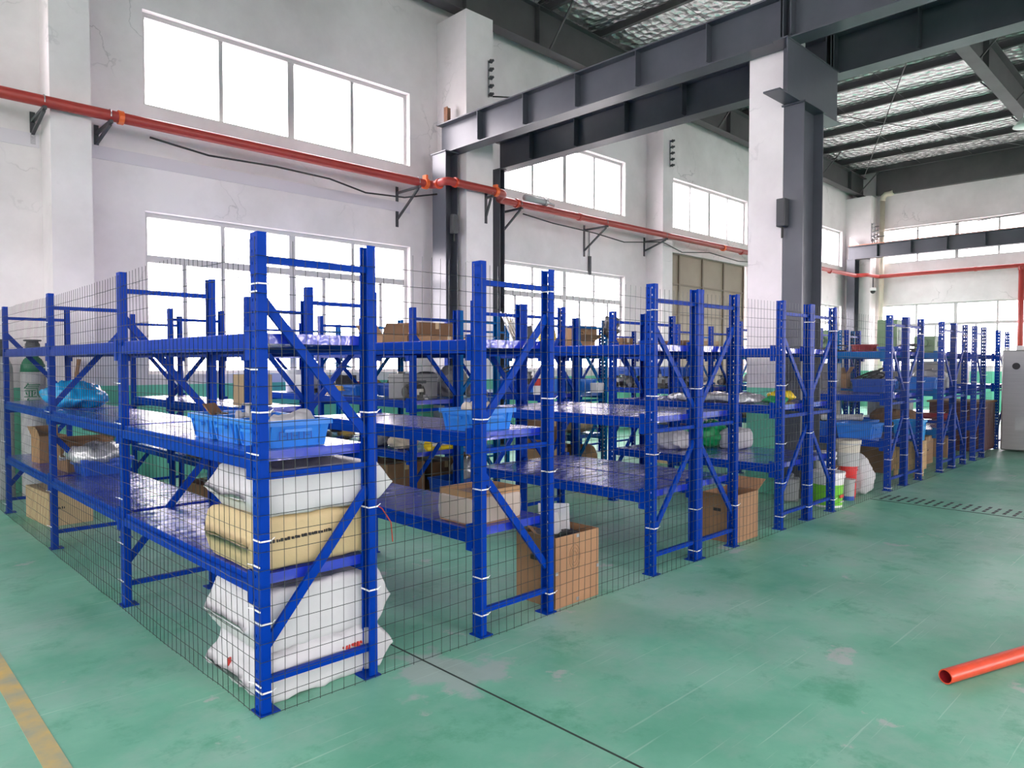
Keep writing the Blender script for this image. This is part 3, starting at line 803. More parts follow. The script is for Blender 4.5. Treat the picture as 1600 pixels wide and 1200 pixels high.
rack('second block light blue rack with stacked cartons on top', 6.634, 7.20, (Y3, Y4), (0,0), 'lblue')
rack('second block blue rack behind the column, left of the steel gate', 8.70, 9.27, (5.60, 7.40), (1,1))
rack('second block blue rack half hidden behind the free-standing column', 9.60, 10.17, (5.60, 7.40), (0,0))
rack('light blue rack behind the row with the red basket on top', 10.67, 11.25, (4.75, 6.55), (0,0), 'lblue')
rack('light blue rack in the second block with the green machine on top', 12.25, 12.85, (4.75, 6.55), (1,1), 'lblue')

# ================================================================ WIRE MESH FENCE
def fence(label, p0, p1, h, seed):
    p0 = Vector(p0); p1 = Vector(p1); L = (p1-p0).length; d = (p1-p0)/L; nrm = Vector((d.y, -d.x, 0))
    def pt(s, z):
        w = noise.noise(Vector((s*1.1, z*1.4, seed)))*.012+noise.noise(Vector((s*4, z*4, seed+5)))*.004
        t = noise.noise(Vector((s*.5, 3, seed)))*.02*z
        return p0+d*s+nrm*(w)+Vector((0, 0, z+t+noise.noise(Vector((s*7, z*9, seed+2)))*.004))
    m = MB()
    n = int(L/.0555)
    for i in range(n+1):
        s = i*.0555; off = noise.noise(Vector((s*3, 0, seed)))*.006
        m.tube([pt(s+off+noise.noise(Vector((s*5, z, seed+9)))*.004, z) for z in (.004,.35,.75,1.15,1.55,h)], .0016, 3, cap=False)
    z = .01
    while z <= h+.001:
        k = int(L/.14)
        m.tube([pt(L*i/k, z) for i in range(k+1)], .0016, 3, cap=False)
        z += .0755
    f = thing('wire_mesh_fence', label, 'fence', tuple(p0))
    for i, v in enumerate(m.v): m.v[i] = (v[0]-p0.x, v[1]-p0.y, v[2])
    o = m.build('wire_mesh', M['wire'], f); o['kind'] = 'stuff'
    return f
fl = fence('dark wire mesh fence along the left side of the racks', (1.268, 9.0, 0), (1.268, 2.788, 0), 1.97, 1)
ff = fence('dark wire mesh fence across the rack ends facing the aisle', (1.268, 2.788, 0), (13.1, 2.788, 0), 1.97, 4)
tiem = MB().box(-.006, .046, -.010, -.006, -.003, .003).box(-.006, -.002, -.010, .06, -.003, .003).bar((.042,-.008,0), (.052,-.020,.014), .003, .003).mesh('cable_tie', M['tie'])
rnd = random.Random(3)
for x in (1.293, 1.811, 2.505, 3.032, 4.08, 4.625, 5.195, 6.01, 6.556, 7.115, 8.705, 9.23, 9.805, 10.67, 11.205, 11.78, 12.3, 12.81):
    for z in (.09, .37, .78, 1.22, 1.82):
        if rnd.random() < .85: put('cable_tie', tiem, ff, (x-1.268, Y1-2.788, z+rnd.uniform(-.06,.06)))
tie2 = MB().box(-.010, -.006, -.006, .062, -.003, .003).bar((-.008,.06,0), (-.025,.07,.006), .003, .003).mesh('cable_tie', M['tie'])
for y in (2.818, 4.66, 6.49, 8.36):
    for z in (.12, .40, .66, 1.05, 1.40, 1.80):
        if rnd.random() < .9: put('cable_tie', tie2, fl, (1.293-1.268, y-9.0, z+rnd.uniform(-.06,.06)))

# ================================================================ THINGS ON AND AROUND THE RACKS
def carton(label, x, y, z, w, d, h, rz=0, m='kraft', open_=False, flaps=(), tape=True, marks=0, cat='box', name='cardboard_box', extra=None):
    o = thing(name, label, cat, (x, y, z), rz)
    t = .005; a, b = w/2, d/2
    mb = MB()
    if open_:
        mb.box(-a, a, -b, b, 0, t); mb.box(-a, a, -b, -b+t, t, h); mb.box(-a, a, b-t, b, t, h); mb.box(-a, -a+t, -b+t, b-t, t, h); mb.box(a-t, a, -b+t, b-t, t, h)
        mb.build('box_body', M[m], o)
    else:
        mb.box(-a, a, -b, b, 0, h); mb.build('box_body', M[m], o, bevel=.004)
        if tape:
            MB().box(-.025, .025, -b-.0008, b+.0008, h, h+.001).box(-.025, .025, -b-.001, -b, h-.07, h+.001).build('tape', M['tape'], o)
    for f in flaps:                     # (side, angle): -x +x -y +y, 90 = upright, 0 = flat outward
        s, an = f; an = R(an); L = (d if 'y' in s else w)/2*.8; c, sn = math.cos(an)*L, math.sin(an)*L
        if s == '-x': q = [(-a,-b,h),(-a,b,h),(-a-c,b,h+sn),(-a-c,-b,h+sn)]; n = Vector((t*sn/L,0,t*c/L))
        if s == '+x': q = [(a,-b,h),(a+c,-b,h+sn),(a+c,b,h+sn),(a,b,h)]; n = Vector((-t*sn/L,0,t*c/L))
        if s == '-y': q = [(-a,-b,h),(-a,-b-c,h+sn),(a,-b-c,h+sn),(a,-b,h)]; n = Vector((0,t*sn/L,t*c/L))
        if s == '+y': q = [(-a,b,h),(a,b,h),(a,b+c,h+sn),(-a,b+c,h+sn)]; n = Vector((0,-t*sn/L,t*c/L))
        q = [Vector(p) for p in q]; top = [p+n for p in q]
        mb = MB(); mb.quad(*q); mb.quad(*top[::-1])
        for i in range(4): mb.quad(q[i], top[i], top[(i+1)%4], q[(i+1)%4])
        mb.build('flap', M[m], o)
    rn = random.Random(int(x*100)+int(y*10))
    for k in range(marks):              # illegible print: small ink bars on the front and left faces
        mb = MB(); u = -a*.6+k*w*.1; zz = h*rn.uniform(.35,.6)
        for i in range(rn.randint(3,6)):
            mb.box(u+i*.016, u+i*.016+rn.uniform(.006,.012), -b-.0012, -b-.0004, zz, zz+rn.uniform(.012,.022))
        mb.build('print', M['ink'], o)
    return o

def bin_(label, x, y, z, w, d, h, rz=0, m='tote', group=None, name='plastic_bin'):
    """ribbed stacking bin, open top, with a rim and two hand grips"""
    o = thing(name, label, 'bin', (x, y, z), rz, group)
    a, b = w/2, d/2; k = min(.018, w*.06); t = .006
    mb = MB().taper(-a, a, -b, b, 0, h, k)
    mb.f.pop(1)                                          # open top
    n = len(mb.v)
    mb.v += [(-a+k+t,-b+k+t,t),(a-k-t,-b+k+t,t),(a-k-t,b-k-t,t),(-a+k+t,b-k-t,t),(-a+t,-b+t,h),(a-t,-b+t,h),(a-t,b-t,h),(-a+t,b-t,h)]
    mb.f += [(n,n+1,n+2,n+3),(n,n+4,n+5,n+1),(n+1,n+5,n+6,n+2),(n+2,n+6,n+7,n+3),(n+3,n+7,n+4,n)]
    mb.f += [(4,5,n+5,n+4),(5,6,n+6,n+5),(6,7,n+7,n+6),(7,4,n+4,n+7)]
    mb.build('bin_body', M[m], o)
    e = .010; r = MB()
    r.box(-a-e, a+e, -b-e, -b, h-.022, h+.003).box(-a-e, a+e, b, b+e, h-.022, h+.003).box(-a-e, -a, -b, b, h-.022, h+.003).box(a, a+e, -b, b, h-.022, h+.003)
    r.build('rim', M[m], o)
    def rib(p, q, ax):
        for s in (-1, 1):
            if ax == 'x': g = MB().bar((p, s*(b-k+.002), .01), (p, s*(b+.004), h-.02), .012, .012)
            else: g = MB().bar((s*(a-k+.002), p, .01), (s*(a+.004), p, h-.02), .012, .012)
            g.build('rib', M[m], o)
    for t_ in (-.36, .36): rib(w*t_, 0, 'x'); rib(d*t_, 0, 'y')
    for s in (-1, 1):
        xx = s*(a+.004); MB().box(min(xx,xx+s*.012), max(xx,xx+s*.012), -d*.2, d*.2, h*.58, h*.70).build('hand_grip', M[m], o)
        yy = s*(b+.004); MB().box(-w*.2, w*.2, min(yy,yy+s*.012), max(yy,yy+s*.012), h*.58, h*.70).build('hand_grip', M[m], o)
    return o

def sack(label, x, y, z, L, Wd, H, rz=0, m='sackw', e=.35, seed=1, amp=.014, fr=7, ears=0, sag=0, tt=0, cat='sack', name='wrapped_sack', nu=64, nv=32):
    o = MB().blob(L, Wd, H, e, seed, amp, fr, nu, nv, ears, sag, True, tt).build(name, M[m], None, True, (x, y, z))
    o.rotation_euler = (0, 0, rz)
    return tag(o, label, cat)

def bucket(label, x, y, z, r, h, m='white', lid=None, band=None, rim=True, handle=True, rz=0, name='bucket', cat='bucket', inner=True):
    o = thing(name, label, cat, (x, y, z), rz)
    k = .88
    prof = [(r*k,0),(r*k,.004),(r,h)]
    if lid is None and inner: prof += [(r-.005,h),(r*k-.005,.01),(.001,.01)]
    MB().lathe(prof, n=24).build('bucket_body', M[m], o, smooth=False)
    if rim: MB().lathe([(r-.001,h*.86),(r+.012,h*.87),(r+.012,h*.90),(r+.001,h*.90),(r+.001,h*.95),(r+.009,h*.95),(r+.009,h+.003),(r-.004,h+.003)], n=24).build('rim', M[m], o)
    if lid: MB().lathe([(r+.010,h-.02),(r+.012,h+.008),(r-.01,h+.012),(.001,h+.010)], n=24).build('lid', M[lid], o)
    if band:
        bm, z0, z1 = band; f = lambda q: r*(k+(1-k)*q)+.0012
        MB().lathe([(f(z0),h*z0),(f(z1),h*z1),(f(z1)-.001,h*z1)], n=24).build('printed_band', M[bm], o)
    if handle: MB().tube([((r+.012)*math.cos(t), -(r*.35)*math.sin(t)-.02, h*.88-abs(math.sin(t))*h*.35) for t in [i*math.pi/10 for i in range(11)]], .003, 5).build('handle', M['white'], o)
    return o

def coil(label, x, y, z, r, h, m='black', turns=9, th=.008, seed=0, name='cable_coil', loose=.25):
    rn = random.Random(seed); pts = []
    for i in range(turns*14):
        a = i*2*math.pi/14; q = i/(turns*14)
        rr = r*(1-loose*abs(noise.noise(Vector((i*.09, seed, 1)))*2))
        zz = th+abs(noise.noise(Vector((i*.07, seed, 5))))*2*h*(.3+.7*q)
        pts.append((rr*math.cos(a)*1.05+noise.noise(Vector((i*.05, 2, seed)))*r*.3, rr*math.sin(a)*.9+noise.noise(Vector((i*.05, 7, seed)))*r*.3, zz))
    o = MB().tube(pts, th, 6).build(name, M[m], None, True, (x, y, z))
    return tag(o, label, 'cable')

def rolltube(label, x, y, z, L, r, rz, m, m2=None, name='pipe_length', cat='pipe'):
    o = thing(name, label, cat, (x, y, z+r), rz)
    MB().tube([(-L/2,0,0),(L/2,0,0)], r, 14).build('pipe_body', M[m], o, True)
    if m2:
        for s in (-1, 1): MB().tube([(s*L/2-.03,0,0),(s*L/2+.01,0,0)], r*1.06, 14).build('end_cap', M[m2], o)
    return o

def bale(label, x, y, z, L, Wd, H, m='sackw', seed=1, amp=.008, tip=.22, rz=0, flap=.45):
    o = MB().bale(L, Wd, H, seed, amp, tip, flap=flap).build('wrapped_bale', M[m], None, True, (x, y, z)); o.rotation_euler = (0, 0, rz)
    return tag(o, label, 'bale')

# small machine parts, each its own object
def part_mesh(kind, m):
    mb = MB()
    if kind == 'elbow_fitting':
        mb.tube([(math.cos(t)*.06-.03, 0, math.sin(t)*.06) for t in [i*math.pi/12 for i in range(7)]], .028, 10)
    elif kind == 'flange_ring':
        mb.lathe([(.03,0),(.06,0),(.06,.014),(.042,.014),(.042,.04),(.03,.04),(.03,0)], n=14)
    elif kind == 'pipe_stub':
        mb.tube([(-.08,0,.022),(.08,0,.022)], .022, 10)
    elif kind == 'valve_body':
        mb.tube([(-.07,0,.03),(-.045,0,.03),(-.04,0,.03),(.04,0,.03),(.045,0,.03),(.07,0,.03)], [.034,.034,.022,.022,.034,.034], 10); mb.tube([(0,0,.03),(0,0,.10)], .016, 8); mb.lathe([(.03,.095),(.045,.10),(.03,.108)], n=12)
    elif kind == 'motor_housing':
        mb.tube([(-.08,0,.055),(-.06,0,.055),(.06,0,.055),(.08,0,.055)], [.035,.055,.055,.04], 12); mb.box(-.05,.05,-.05,.05,0,.012); mb.box(-.03,.03,-.02,.02,.1,.125)
    else:
        mb.box(-.07,.07,-.035,.035,0,.05); mb.tube([(0,0,.04),(0,0,.09)], .02, 8)
    return mb.mesh(kind, M[m], kind in ('elbow_fitting','pipe_stub'))
PM = {}
KINDS = ('elbow_fitting','flange_ring','pipe_stub','valve_body','motor_housing','clamp_block')
def heap(label, group, x0, x1, y0, y1, z, n, seed, mats=('metalp','metald','lgrey'), sc=(.8,1.5), layers=2):
    rn = random.Random(seed)
    for i in range(n):
        k = rn.choice(KINDS); m = rn.choice(mats)
        if (k, m) not in PM: PM[(k, m)] = part_mesh(k, m)
        o = put(k, PM[(k, m)], None, (rn.uniform(x0,x1), rn.uniform(y0,y1), z+(0 if i < n*.6 or layers < 2 else rn.uniform(.05,.09))), rn.uniform(0,6.28))
        s = rn.uniform(*sc); o.scale = (s, s, s)
        tag(o, label, 'machine part', group)

# ---------------- near corner rack: bales
o = bale('crumpled white printed sack at the bottom of the near corner stack', 1.645, 3.155, .0, .73, .53, .22, 'sackw', 3, .016, .26, flap=.35)
for (x, y, z, w, h, mm, rz) in ((-.335,-.14,.085,.03,.028,'blueink',-1.2), (-.345,.0,.11,.008,.035,'redink',-1.4), (-.29,-.22,.04,.03,.006,'redink',-1.0), (-.295,-.22,.055,.02,.005,'redink',-1.0)):
    MB().box(-w/2,w/2,-.012,.004,0,h).build('print', M[mm], o, loc=(x, y, z)).rotation_euler = (0,0,rz)
mk = MB()
for k in range(7): mk.box(.06+k*.016, .066+k*.016+.004*(k%2), -.285, -.262, .15-.006*(k%3), .16)
mk.build('print', M['redink'], o)
bale('white wrapped bale on the floor under the bottom deck', 1.640, 3.15, .205, .74, .49, .275, 'sackw', 5, .008, .22)
b = bale('tan woven bale with faint black print on the bottom deck', 1.600, 3.165, .565, .63, .52, .235, 'sackt', 8, .006, .10, flap=.5)
mb = MB(); rn = random.Random(4); xx = -.24
while xx < .06:
    w = rn.uniform(.004,.010); mb.box(xx, xx+w, -.272, -.2620, .128+(xx+.2)*.03, .137+(xx+.2)*.03+rn.uniform(0,.005)); xx += w+rn.uniform(.002,.012)
mb.build('print', M['ink'], b)
bale('white wrapped bale resting on top of the tan bale', 1.640, 3.155, .797, .73, .51, .195, 'sackw', 11, .008, .24, R(-1))
o = MB().tube([(1.93,2.97,.78),(2.0,2.99,.74),(2.06,3.0,.66),(2.07,3.0,.56)], .003, 5).build('orange_string', M['pipe2'])
tag(o, 'thin orange string hanging from the white bale', 'string')

# ---------------- near corner rack, middle deck: three small bins and what is in them
for i, (yc, lb) in enumerate(((3.075,'blue bin nearest the rack corner with dark marks on its end'), (3.352,'middle blue bin of the three in the near corner rack'), (3.632,'rear blue bin of the three, brown board leaning in it'))):
    t = bin_(lb, 1.525, yc, 1.090, .325, .262, .118)
    if i == 0:
        mk = MB()
        for xo in (-.085, -.03, .03):
            mk.box(xo, xo+.004, -.1335, -.1325, .035, .07).box(xo, xo+.04, -.1335, -.1325, .068, .072).box(xo+.036, xo+.04, -.1335, -.1325, .035, .07).box(xo+.012, xo+.03, -.1335, -.1325, .05, .053)
        mk.build('handwritten_marks', M['blueink'], t)
sack('crumpled pale plastic bag in the nearest blue bin', 1.56, 3.06, 1.10, .20, .16, .13, m='lgrey', e=.7, seed=4, amp=.03, fr=14, cat='bag', name='plastic_bag', nu=30, nv=16)
o = MB().bar((1.47,3.52,1.12), (1.40,3.62,1.26), .10, .006).build('brown_board', M['kraft2']); tag(o, 'brown folded board leaning out of the rear blue bin', 'board')
o = MB().tube([(1.42,3.16,1.10),(1.42,3.16,1.235)], .014, 10).build('metal_pin', M['galv'], None, True); tag(o, 'short metal pin standing in the nearest blue bin', 'machine part')
heap('grey metal part lying in the blue bins of the near corner rack', 'parts in the near blue bins', 1.44,1.62, 3.27,3.68, 1.10, 8, 31, sc=(.7,1.0))
# rest of that rack
sack('bright cyan plastic bag heaped on the middle deck at left', 1.575, 7.00, 1.09, .40, .84, .20, rz=R(3), m='cyanbag', e=.75, seed=9, amp=.03, fr=9, cat='bag', name='plastic_bag', tt=.35)
carton('pale long carton on the floor under the left rack', 1.60, 7.75, .0, .36, .70, .30, R(4), 'kraft3', marks=1)
carton('upright brown carton at left on the bottom deck', 1.50, 7.60, .565, .22, .20, .24, R(8), 'kraft', open_=True, flaps=(('-x',70),('+y',80)))
carton('shallow open brown carton on the bottom deck of the left rack', 1.60, 6.90, .70, .38, .52, .12, R(-4), 'kraft2', open_=True, flaps=(('+x',60),))
carton('flat brown carton under the shallow open one in the left rack', 1.60, 6.92, .565, .34, .46, .13, R(3), 'kraft2')
sack('silvery plastic bags spilling over the deep blue bin at left', 1.62, 6.62, .66, .40, .56, .13, m='foilbag', e=.6, seed=21, amp=.03, fr=12, cat='bag', name='plastic_bag', nu=44, nv=20)
bin_('deep blue bin on the bottom deck of the left rack', 1.66, 6.62, .565, .36, .52, .13, m='tote2')
o = MB().box(1.70, 1.74, 6.0, 7.3, .86, .875).build('flat_bar', M['metald']); tag(o, 'dark flat bar lying across the cartons in the left rack', 'bar')
# gas cylinders by the wall
for i, (x, y, lb, shm) in enumerate(((1.40,9.32,'leftmost grey gas cylinder by the wall','lgrey'), (1.68,9.20,'grey gas cylinder with green shoulder and painted characters','lgrey'))):
    o = thing('gas_cylinder', lb, 'gas cylinder', (x, y, 0))
    MB().lathe([(.11,0),(.12,.02),(.12,1.36)], n=24).build('cylinder_body', M['lgrey'], o, True)
    MB().lathe([(.12,1.36),(.112,1.43),(.088,1.49),(.05,1.53),(.04,1.55)], n=24).build('shoulder', M['dgreen' if i else 'lgrey'], o, True)
    MB().lathe([(.06,1.53),(.068,1.55),(.068,1.66),(.05,1.70),(.001,1.71)], n=18).build('valve_guard', M['dgrey'], o, True)
    ringp = [(.075*math.cos(t), .075*math.sin(t), 1.70) for t in [k*math.pi/8 for k in range(16)]]
    MB().tube(ringp, .010, 6, close=True).build('guard_ring', M['dgrey'], o, True)
    if i:
        tx = bpy.data.curves.new('painted_characters', 'FONT'); tx.body = '氩\n气'; tx.size = .17; tx.extrude = .001; tx.align_x = 'CENTER'; tx.space_line = .95
        tx.materials.append(M['dgreen'])
        tmp = bpy.data.objects.new('tmp', tx); COL.objects.link(tmp); bpy.context.view_layer.update()
        me = bpy.data.meshes.new_from_object(tmp.evaluated_get(bpy.context.evaluated_depsgraph_get())); bpy.data.objects.remove(tmp)
        to = put('painted_characters', me, o)
        to.parent = o; to.rotation_euler = (R(90), 0, R(-12)); to.location = (-.03, -.1215, 1.10)
o = MB().bar((2.02,9.155,.95), (2.10,9.15,1.50), .20, .012, up=(1,0,0)).build('brown_board', M['kraft2']); tag(o, 'narrow brown board leaning on the leftmost pilaster', 'board')
# second block seen through the left rack
carton('tall pale carton on the rack behind the blue bins', 2.72, 6.05, 1.09, .26, .20, .27, R(3), 'kraft3')
carton('brown labelled carton on the deck behind the near rack', 2.72, 6.95, .565, .36, .34, .22, R(5), 'kraft2', marks=2)
carton('second brown carton on the deck behind the near rack', 2.75, 6.45, .565, .32, .30, .20, R(-6), 'kraft', marks=1)
carton('brown carton on the floor behind the near corner rack', 2.78, 7.12, 0, .40, .46, .30, R(3), 'kraft2')

# ---------------- single rack with the tote on its end
bin_('blue bin with pipe fittings on the end of the second rack', 2.70, 3.065, 1.085, .32, .262, .118)
for i, (dx, dy, rz) in enumerate(((-.09,.0,.3), (.0,.05,1.2), (.07,-.04,2.4), (-.02,-.06,4.0), (.10,.06,5.1))):
    o = MB().tube([(math.cos(t)*.05-.02, 0, math.sin(t)*.05) for t in [k*math.pi/12 for k in range(7)]], .032, 12).build('elbow_fitting', M['offwhite'], None, True, (2.70+dx, 3.065+dy, 1.165))
    o.rotation_euler = (.3, .2*i, rz); tag(o, 'off white plastic elbow fitting in the bin on the second rack', 'pipe fitting', 'elbows in the second rack bin')
carton('open brown carton wrapped in clear film on the second rack', 2.735, 3.085, .566, .36, .29, .185, 0, 'kraft', open_=True, tape=False)
o = MB().blob(.385, .315, .15, .16, 6, .006, 9, 40, 14).build('clear_film', M['clear'], None, True, (2.735, 3.085, .570)); tag(o, 'clear stretch film wound round the open carton', 'film')
big = carton('large upright carton on the floor beside the second rack', 3.31, 3.00, 0, .40, .33, .425, R(0), 'wood', open_=True, flaps=(), tape=False, name='large_carton')
MB().box(-.215,-.2005, -.02,.03, .27,.30).build('hand_hole', M['black'], big)
mb = MB()
for k in range(3):
    mb.tube([( -.03+math.cos(t)*(.02+.014*k), -.1660, .285+math.sin(t)*(.035+.02*k)) for t in [i*math.pi/10 for i in range(20)]], .0012, 4, close=True)
mb.build('wood_grain_print', M['kraft2'], big)
for (xx, zz) in ((.0,.40), (.19,.18), (.0,.012), (-.19,.2)): MB().box(xx-.012, xx+.012, -.1668, -.165, zz, zz+.02).build('staple', M['galv'], big)
o = MB().bar((3.30,3.02,.36), (3.38,3.10,.56), .20, .003).build('clear_sheet', M['clear']); tag(o, 'clear plastic sheet standing in the large carton', 'sheet')
o = MB().bar((3.22,2.95,.36), (3.28,3.05,.52), .12, .003).build('clear_sheet', M['lgrey']); tag(o, 'pale grey sheet offcut sticking out of the large carton', 'sheet')
o = MB().bar((3.20,3.06,.38), (3.12,3.12,.50), .14, .012).build('brown_board', M['kraft2']); tag(o, 'dark brown board end in the large carton', 'board')
sack('dark bag inside the large carton', 3.30, 3.0, .28, .34, .27, .13, m='black', e=.5, seed=4, amp=.02, fr=10, cat='bag', name='plastic_bag', nu=30, nv=16)
carton('brown carton on the floor behind the empty rack pair', 4.95, 5.35, 0, .30, .24, .20, R(4), 'kraft3')
c2 = carton('plain upright carton beside the back-to-back rack pair', 5.47, 3.01, 0, .38, .30, .39, 0, 'wood', open_=True, flaps=(('+x',30),), tape=False, name='large_carton')
MB().box(-.191,-.185, -.02,.05, .245,.27).build('hand_hole', M['black'], c2)

# ---------------- racks either side of the column
sack('silvery film bags lying on the middle deck by the column', 6.28, 3.62, 1.088, .46, .95, .07, m='foilbag', e=.6, seed=31, amp=.022, fr=9, cat='bag', name='plastic_bag')
sack('yellow plastic bag on the middle deck by the column', 6.78, 3.20, 1.088, .20, .22, .09, m='yellow', e=.8, seed=14, amp=.03, fr=13, cat='bag', name='plastic_bag', nu=30, nv=16)
sack('small green bag beside the silvery film on the deck', 6.36, 3.06, 1.088, .20, .22, .05, m='sackgreen', e=.8, seed=15, amp=.02, fr=13, cat='bag', name='plastic_bag', nu=30, nv=16)
sack('white sack on the bottom deck left of the column', 6.45, 4.25, .566, .40, .44, .19, m='sackw', e=.7, seed=16, amp=.03, fr=9, tt=.3, cat='sack')
sack('green plastic sack on the bottom deck left of the column', 6.88, 4.05, .566, .34, .40, .26, m='sackgreen', e=.7, seed=17, amp=.035, fr=9, tt=.25, cat='sack')
sack('white printed sack beside the green sack left of the column', 6.92, 3.75, .566, .30, .26, .20, m='sackw', e=.4, seed=18, amp=.015, fr=8, cat='sack')
o = thing('jerrycan', 'pale jerrycan with dark label on the floor by the column', 'jerrycan', (7.40, 3.36, 0), R(20))
MB().blob(.22, .15, .24, .22, 3, .002, 5, 36, 18).build('can_body', M['lgrey'], o, True)
MB().tube([(-.06,0,.235),(-.05,0,.275),(.03,0,.275),(.05,0,.235)], .014, 8).build('handle', M['lgrey'], o, True)
MB().lathe([(.022,.23),(.022,.265),(.001,.265)], (.085,0), 12).build('cap', M['black'], o); MB().box(-.08,.07,-.0795,-.0755,.04,.13).build('label_sheet', M['dgrey'], o)
bk = bucket('white paint bucket with a lime green printed band', 7.40, 2.985, 0, .155, .345, 'white', lid='white', band=('ygreen',.06,.66))
MB().box(-.06,.02,-.1515,-.1415,.10,.13).build('print', M['redink'], bk); MB().box(-.05,.03,-.150,-.140,.055,.065).build('print', M['white'], bk)
bucket('tall white barrel behind the lime green bucket', 7.74, 3.16, 0, .11, .50, 'white', lid='white', handle=False)
bucket('tall red tub standing beside the white mesh sack', 8.03, 3.02, 0, .085, .34, 'red', handle=False)
bucket('tan bucket with a grey body stacked on the red tub', 8.02, 3.03, .345, .13, .27, 'lgrey', lid='offwhite', band=('offwhite',.55,1.0), handle=False)
bucket('clear jar with a blue foot before the red tub', 7.86, 2.95, 0, .06, .22, 'lgrey', band=('tote2',0,.2), handle=False)
sack('white mesh sack slumped on the floor beside the red tub', 8.34, 3.02, 0, .34, .28, .44, m='sackw', e=.75, seed=41, amp=.02, fr=11, tt=.62)
sack('dark brown tarpaulin bundle on the floor behind the mesh sack', 9.0, 3.95, 0, .6, .9, .34, m='kraft2', e=.7, seed=42, amp=.06, fr=5, cat='tarpaulin', name='tarpaulin_bundle')

# ---------------- between the right-hand racks
carton('brown labelled carton on the floor right of the mesh sack', 10.24, 3.55, 0, .36, .42, .34, 0, 'kraft2', marks=2)
cr = thing('slatted_crate', 'slatted bare timber crate on legs under the cyan tote', 'crate', (10.06, 3.03, 0))
for i in range(6): MB().box(-.15+i*.05, -.15+i*.05+.044, -.16, -.148, .10, .46).build('slat', M['woodb'], cr)
for i in range(6): MB().box(-.162, -.15, -.15+i*.05, -.15+i*.05+.044, .10, .46).build('slat', M['woodb'], cr)
for x in (-.13, .10):
    for y in (-.13, .10): MB().box(x, x+.04, y, y+.04, 0, .46).build('leg', M['woodb'], cr)
MB().box(-.15,.15,-.15,.15,.44,.46).build('top_board', M['woodb'], cr)
bin_('cyan tote standing on the slatted crate', 10.06, 3.03, .462, .30, .30, .26, m='cyan', name='plastic_tote')
bin_('blue tote on the bottom deck right of the mesh sack', 8.98, 3.25, .566, .40, .40, .17, m='tote')
bin_('deep blue tote behind the blue one on the bottom deck', 8.98, 3.80, .566, .40, .46, .18, m='tote2')
coil('tangled black cables heaped in the deep blue tote', 8.98, 3.85, .70, .20, .12, 'black', 10, .012, 5)
rolltube('pale striped tube leaning over the blue totes', 8.95, 3.45, .76, .50, .035, R(-40), 'lgrey')
carton('brown carton on the far middle deck behind the mesh fence', 10.95, 4.30, 1.09, .30, .30, .20, R(10), 'kraft', open_=True, flaps=(('-x',50),('-y',60)))
coil('large tangle of black hose on the far middle deck', 10.96, 3.86, 1.09, .21, .30, 'black', 16, .012, 8, name='hose_coil')
bin_('small blue tray before the tangle of black hose', 10.96, 3.52, 1.09, .34, .22, .10, m='tote')
bin_('small blue tray left of the brown carton on the far deck', 9.0, 4.35, 1.09, .30, .26, .07, m='tote2')
b = thing('red_basket', 'red slotted plastic basket on a far top deck', 'basket', (10.95, 3.92, 1.59))
MB().lathe([(.13,0),(.165,.12)], n=20).build('basket_wall', M['red2'], b); MB().lathe([(.168,.112),(.188,.118),(.188,.130),(.162,.130)], n=20).build('rim', M['red2'], b); MB().lathe([(.001,.004),(.13,.004)], n=20).build('bottom', M['red2'], b)
for i in range(10): MB().box(-.004,.004,-.172,-.135,.02,.11).build('slat', M['red2'], b).rotation_euler = (0,0,i*.628)
bin_('shallow blue tray beside the red basket on the top deck', 10.96, 3.55, 1.59, .34, .26, .09, m='tote2')
coil('loose black wires on the far top deck', 9.0, 3.9, 1.59, .22, .06, 'black', 8, .009, 11)
coil('loose black wires on the top deck of the last rack pair', 10.95, 4.35, 1.59, .20, .08, 'black', 9, .009, 13)
coil('black hose loop standing on the last rack pair', 11.5, 3.5, 1.59, .20, .20, 'black', 5, .012, 17, name='hose_coil')
for i, (x, y, w, h, lb) in enumerate(((12.52,5.1,.40,.42,'green machine housing on top of the far light blue rack'), (12.58,3.55,.36,.28,'short green machine housing on the narrow rack'), (12.55,4.1,.30,.56,'tall green machine housing on the narrow rack'))):
    o = thing('machine_housing', lb, 'machine', (x, y, 1.59))
    MB().box(-w/2,w/2,-.15,.15,.03,h).build('housing', M['green'], o, bevel=.02); MB().box(-w/2-.02,w/2+.02,-.17,.17,0,.03).build('base', M['dgreen'], o)
    MB().tube([(-w/2-.06,0,h*.6),(-w/2,0,h*.6)], .06, 14).build('shaft_hub', M['green'], o); MB().box(-.05,.05,-.156,-.15,h*.4,h*.7).build('cover_plate', M['dgreen'], o)
for i, (x, y, z, lb) in enumerate(((9.55,3.3,1.09,'blue bin on the middle deck of the pair with the cyan tote'), (10.95,3.14,1.09,'blue bin nearest the aisle on the last pair middle deck'), (11.5,3.4,1.09,'right hand blue bin on the middle deck of the last rack pair'), (9.55,3.5,.566,'blue bin on the bottom deck behind the slatted crate'))):
    bin_(lb, x, y, z, .38, .40, .16, m='tote' if i % 2 else 'tote2')
carton('brown carton on the floor inside the last rack pair', 10.98, 3.5, 0, .40, .42, .36, 0, 'kraft2'); carton('second brown carton on the floor inside the last rack pair', 11.5, 3.4, 0, .36, .40, .40, 0, 'kraft', marks=1)
carton('carton on the floor under the narrow single rack', 12.58, 3.4, 0, .38, .40, .30, 0, 'kraft')
sack('dark brown sack on the bottom deck of the last rack pair', 10.98, 3.5, .566, .46, .6, .22, m='kraft2', e=.7, seed=51, amp=.04, fr=7)
sack('grey plastic bag on the middle deck of the narrow single rack', 12.58, 3.5, 1.09, .40, .5, .24, m='foilbag', e=.7, seed=52, amp=.04, fr=8, cat='bag', name='plastic_bag')
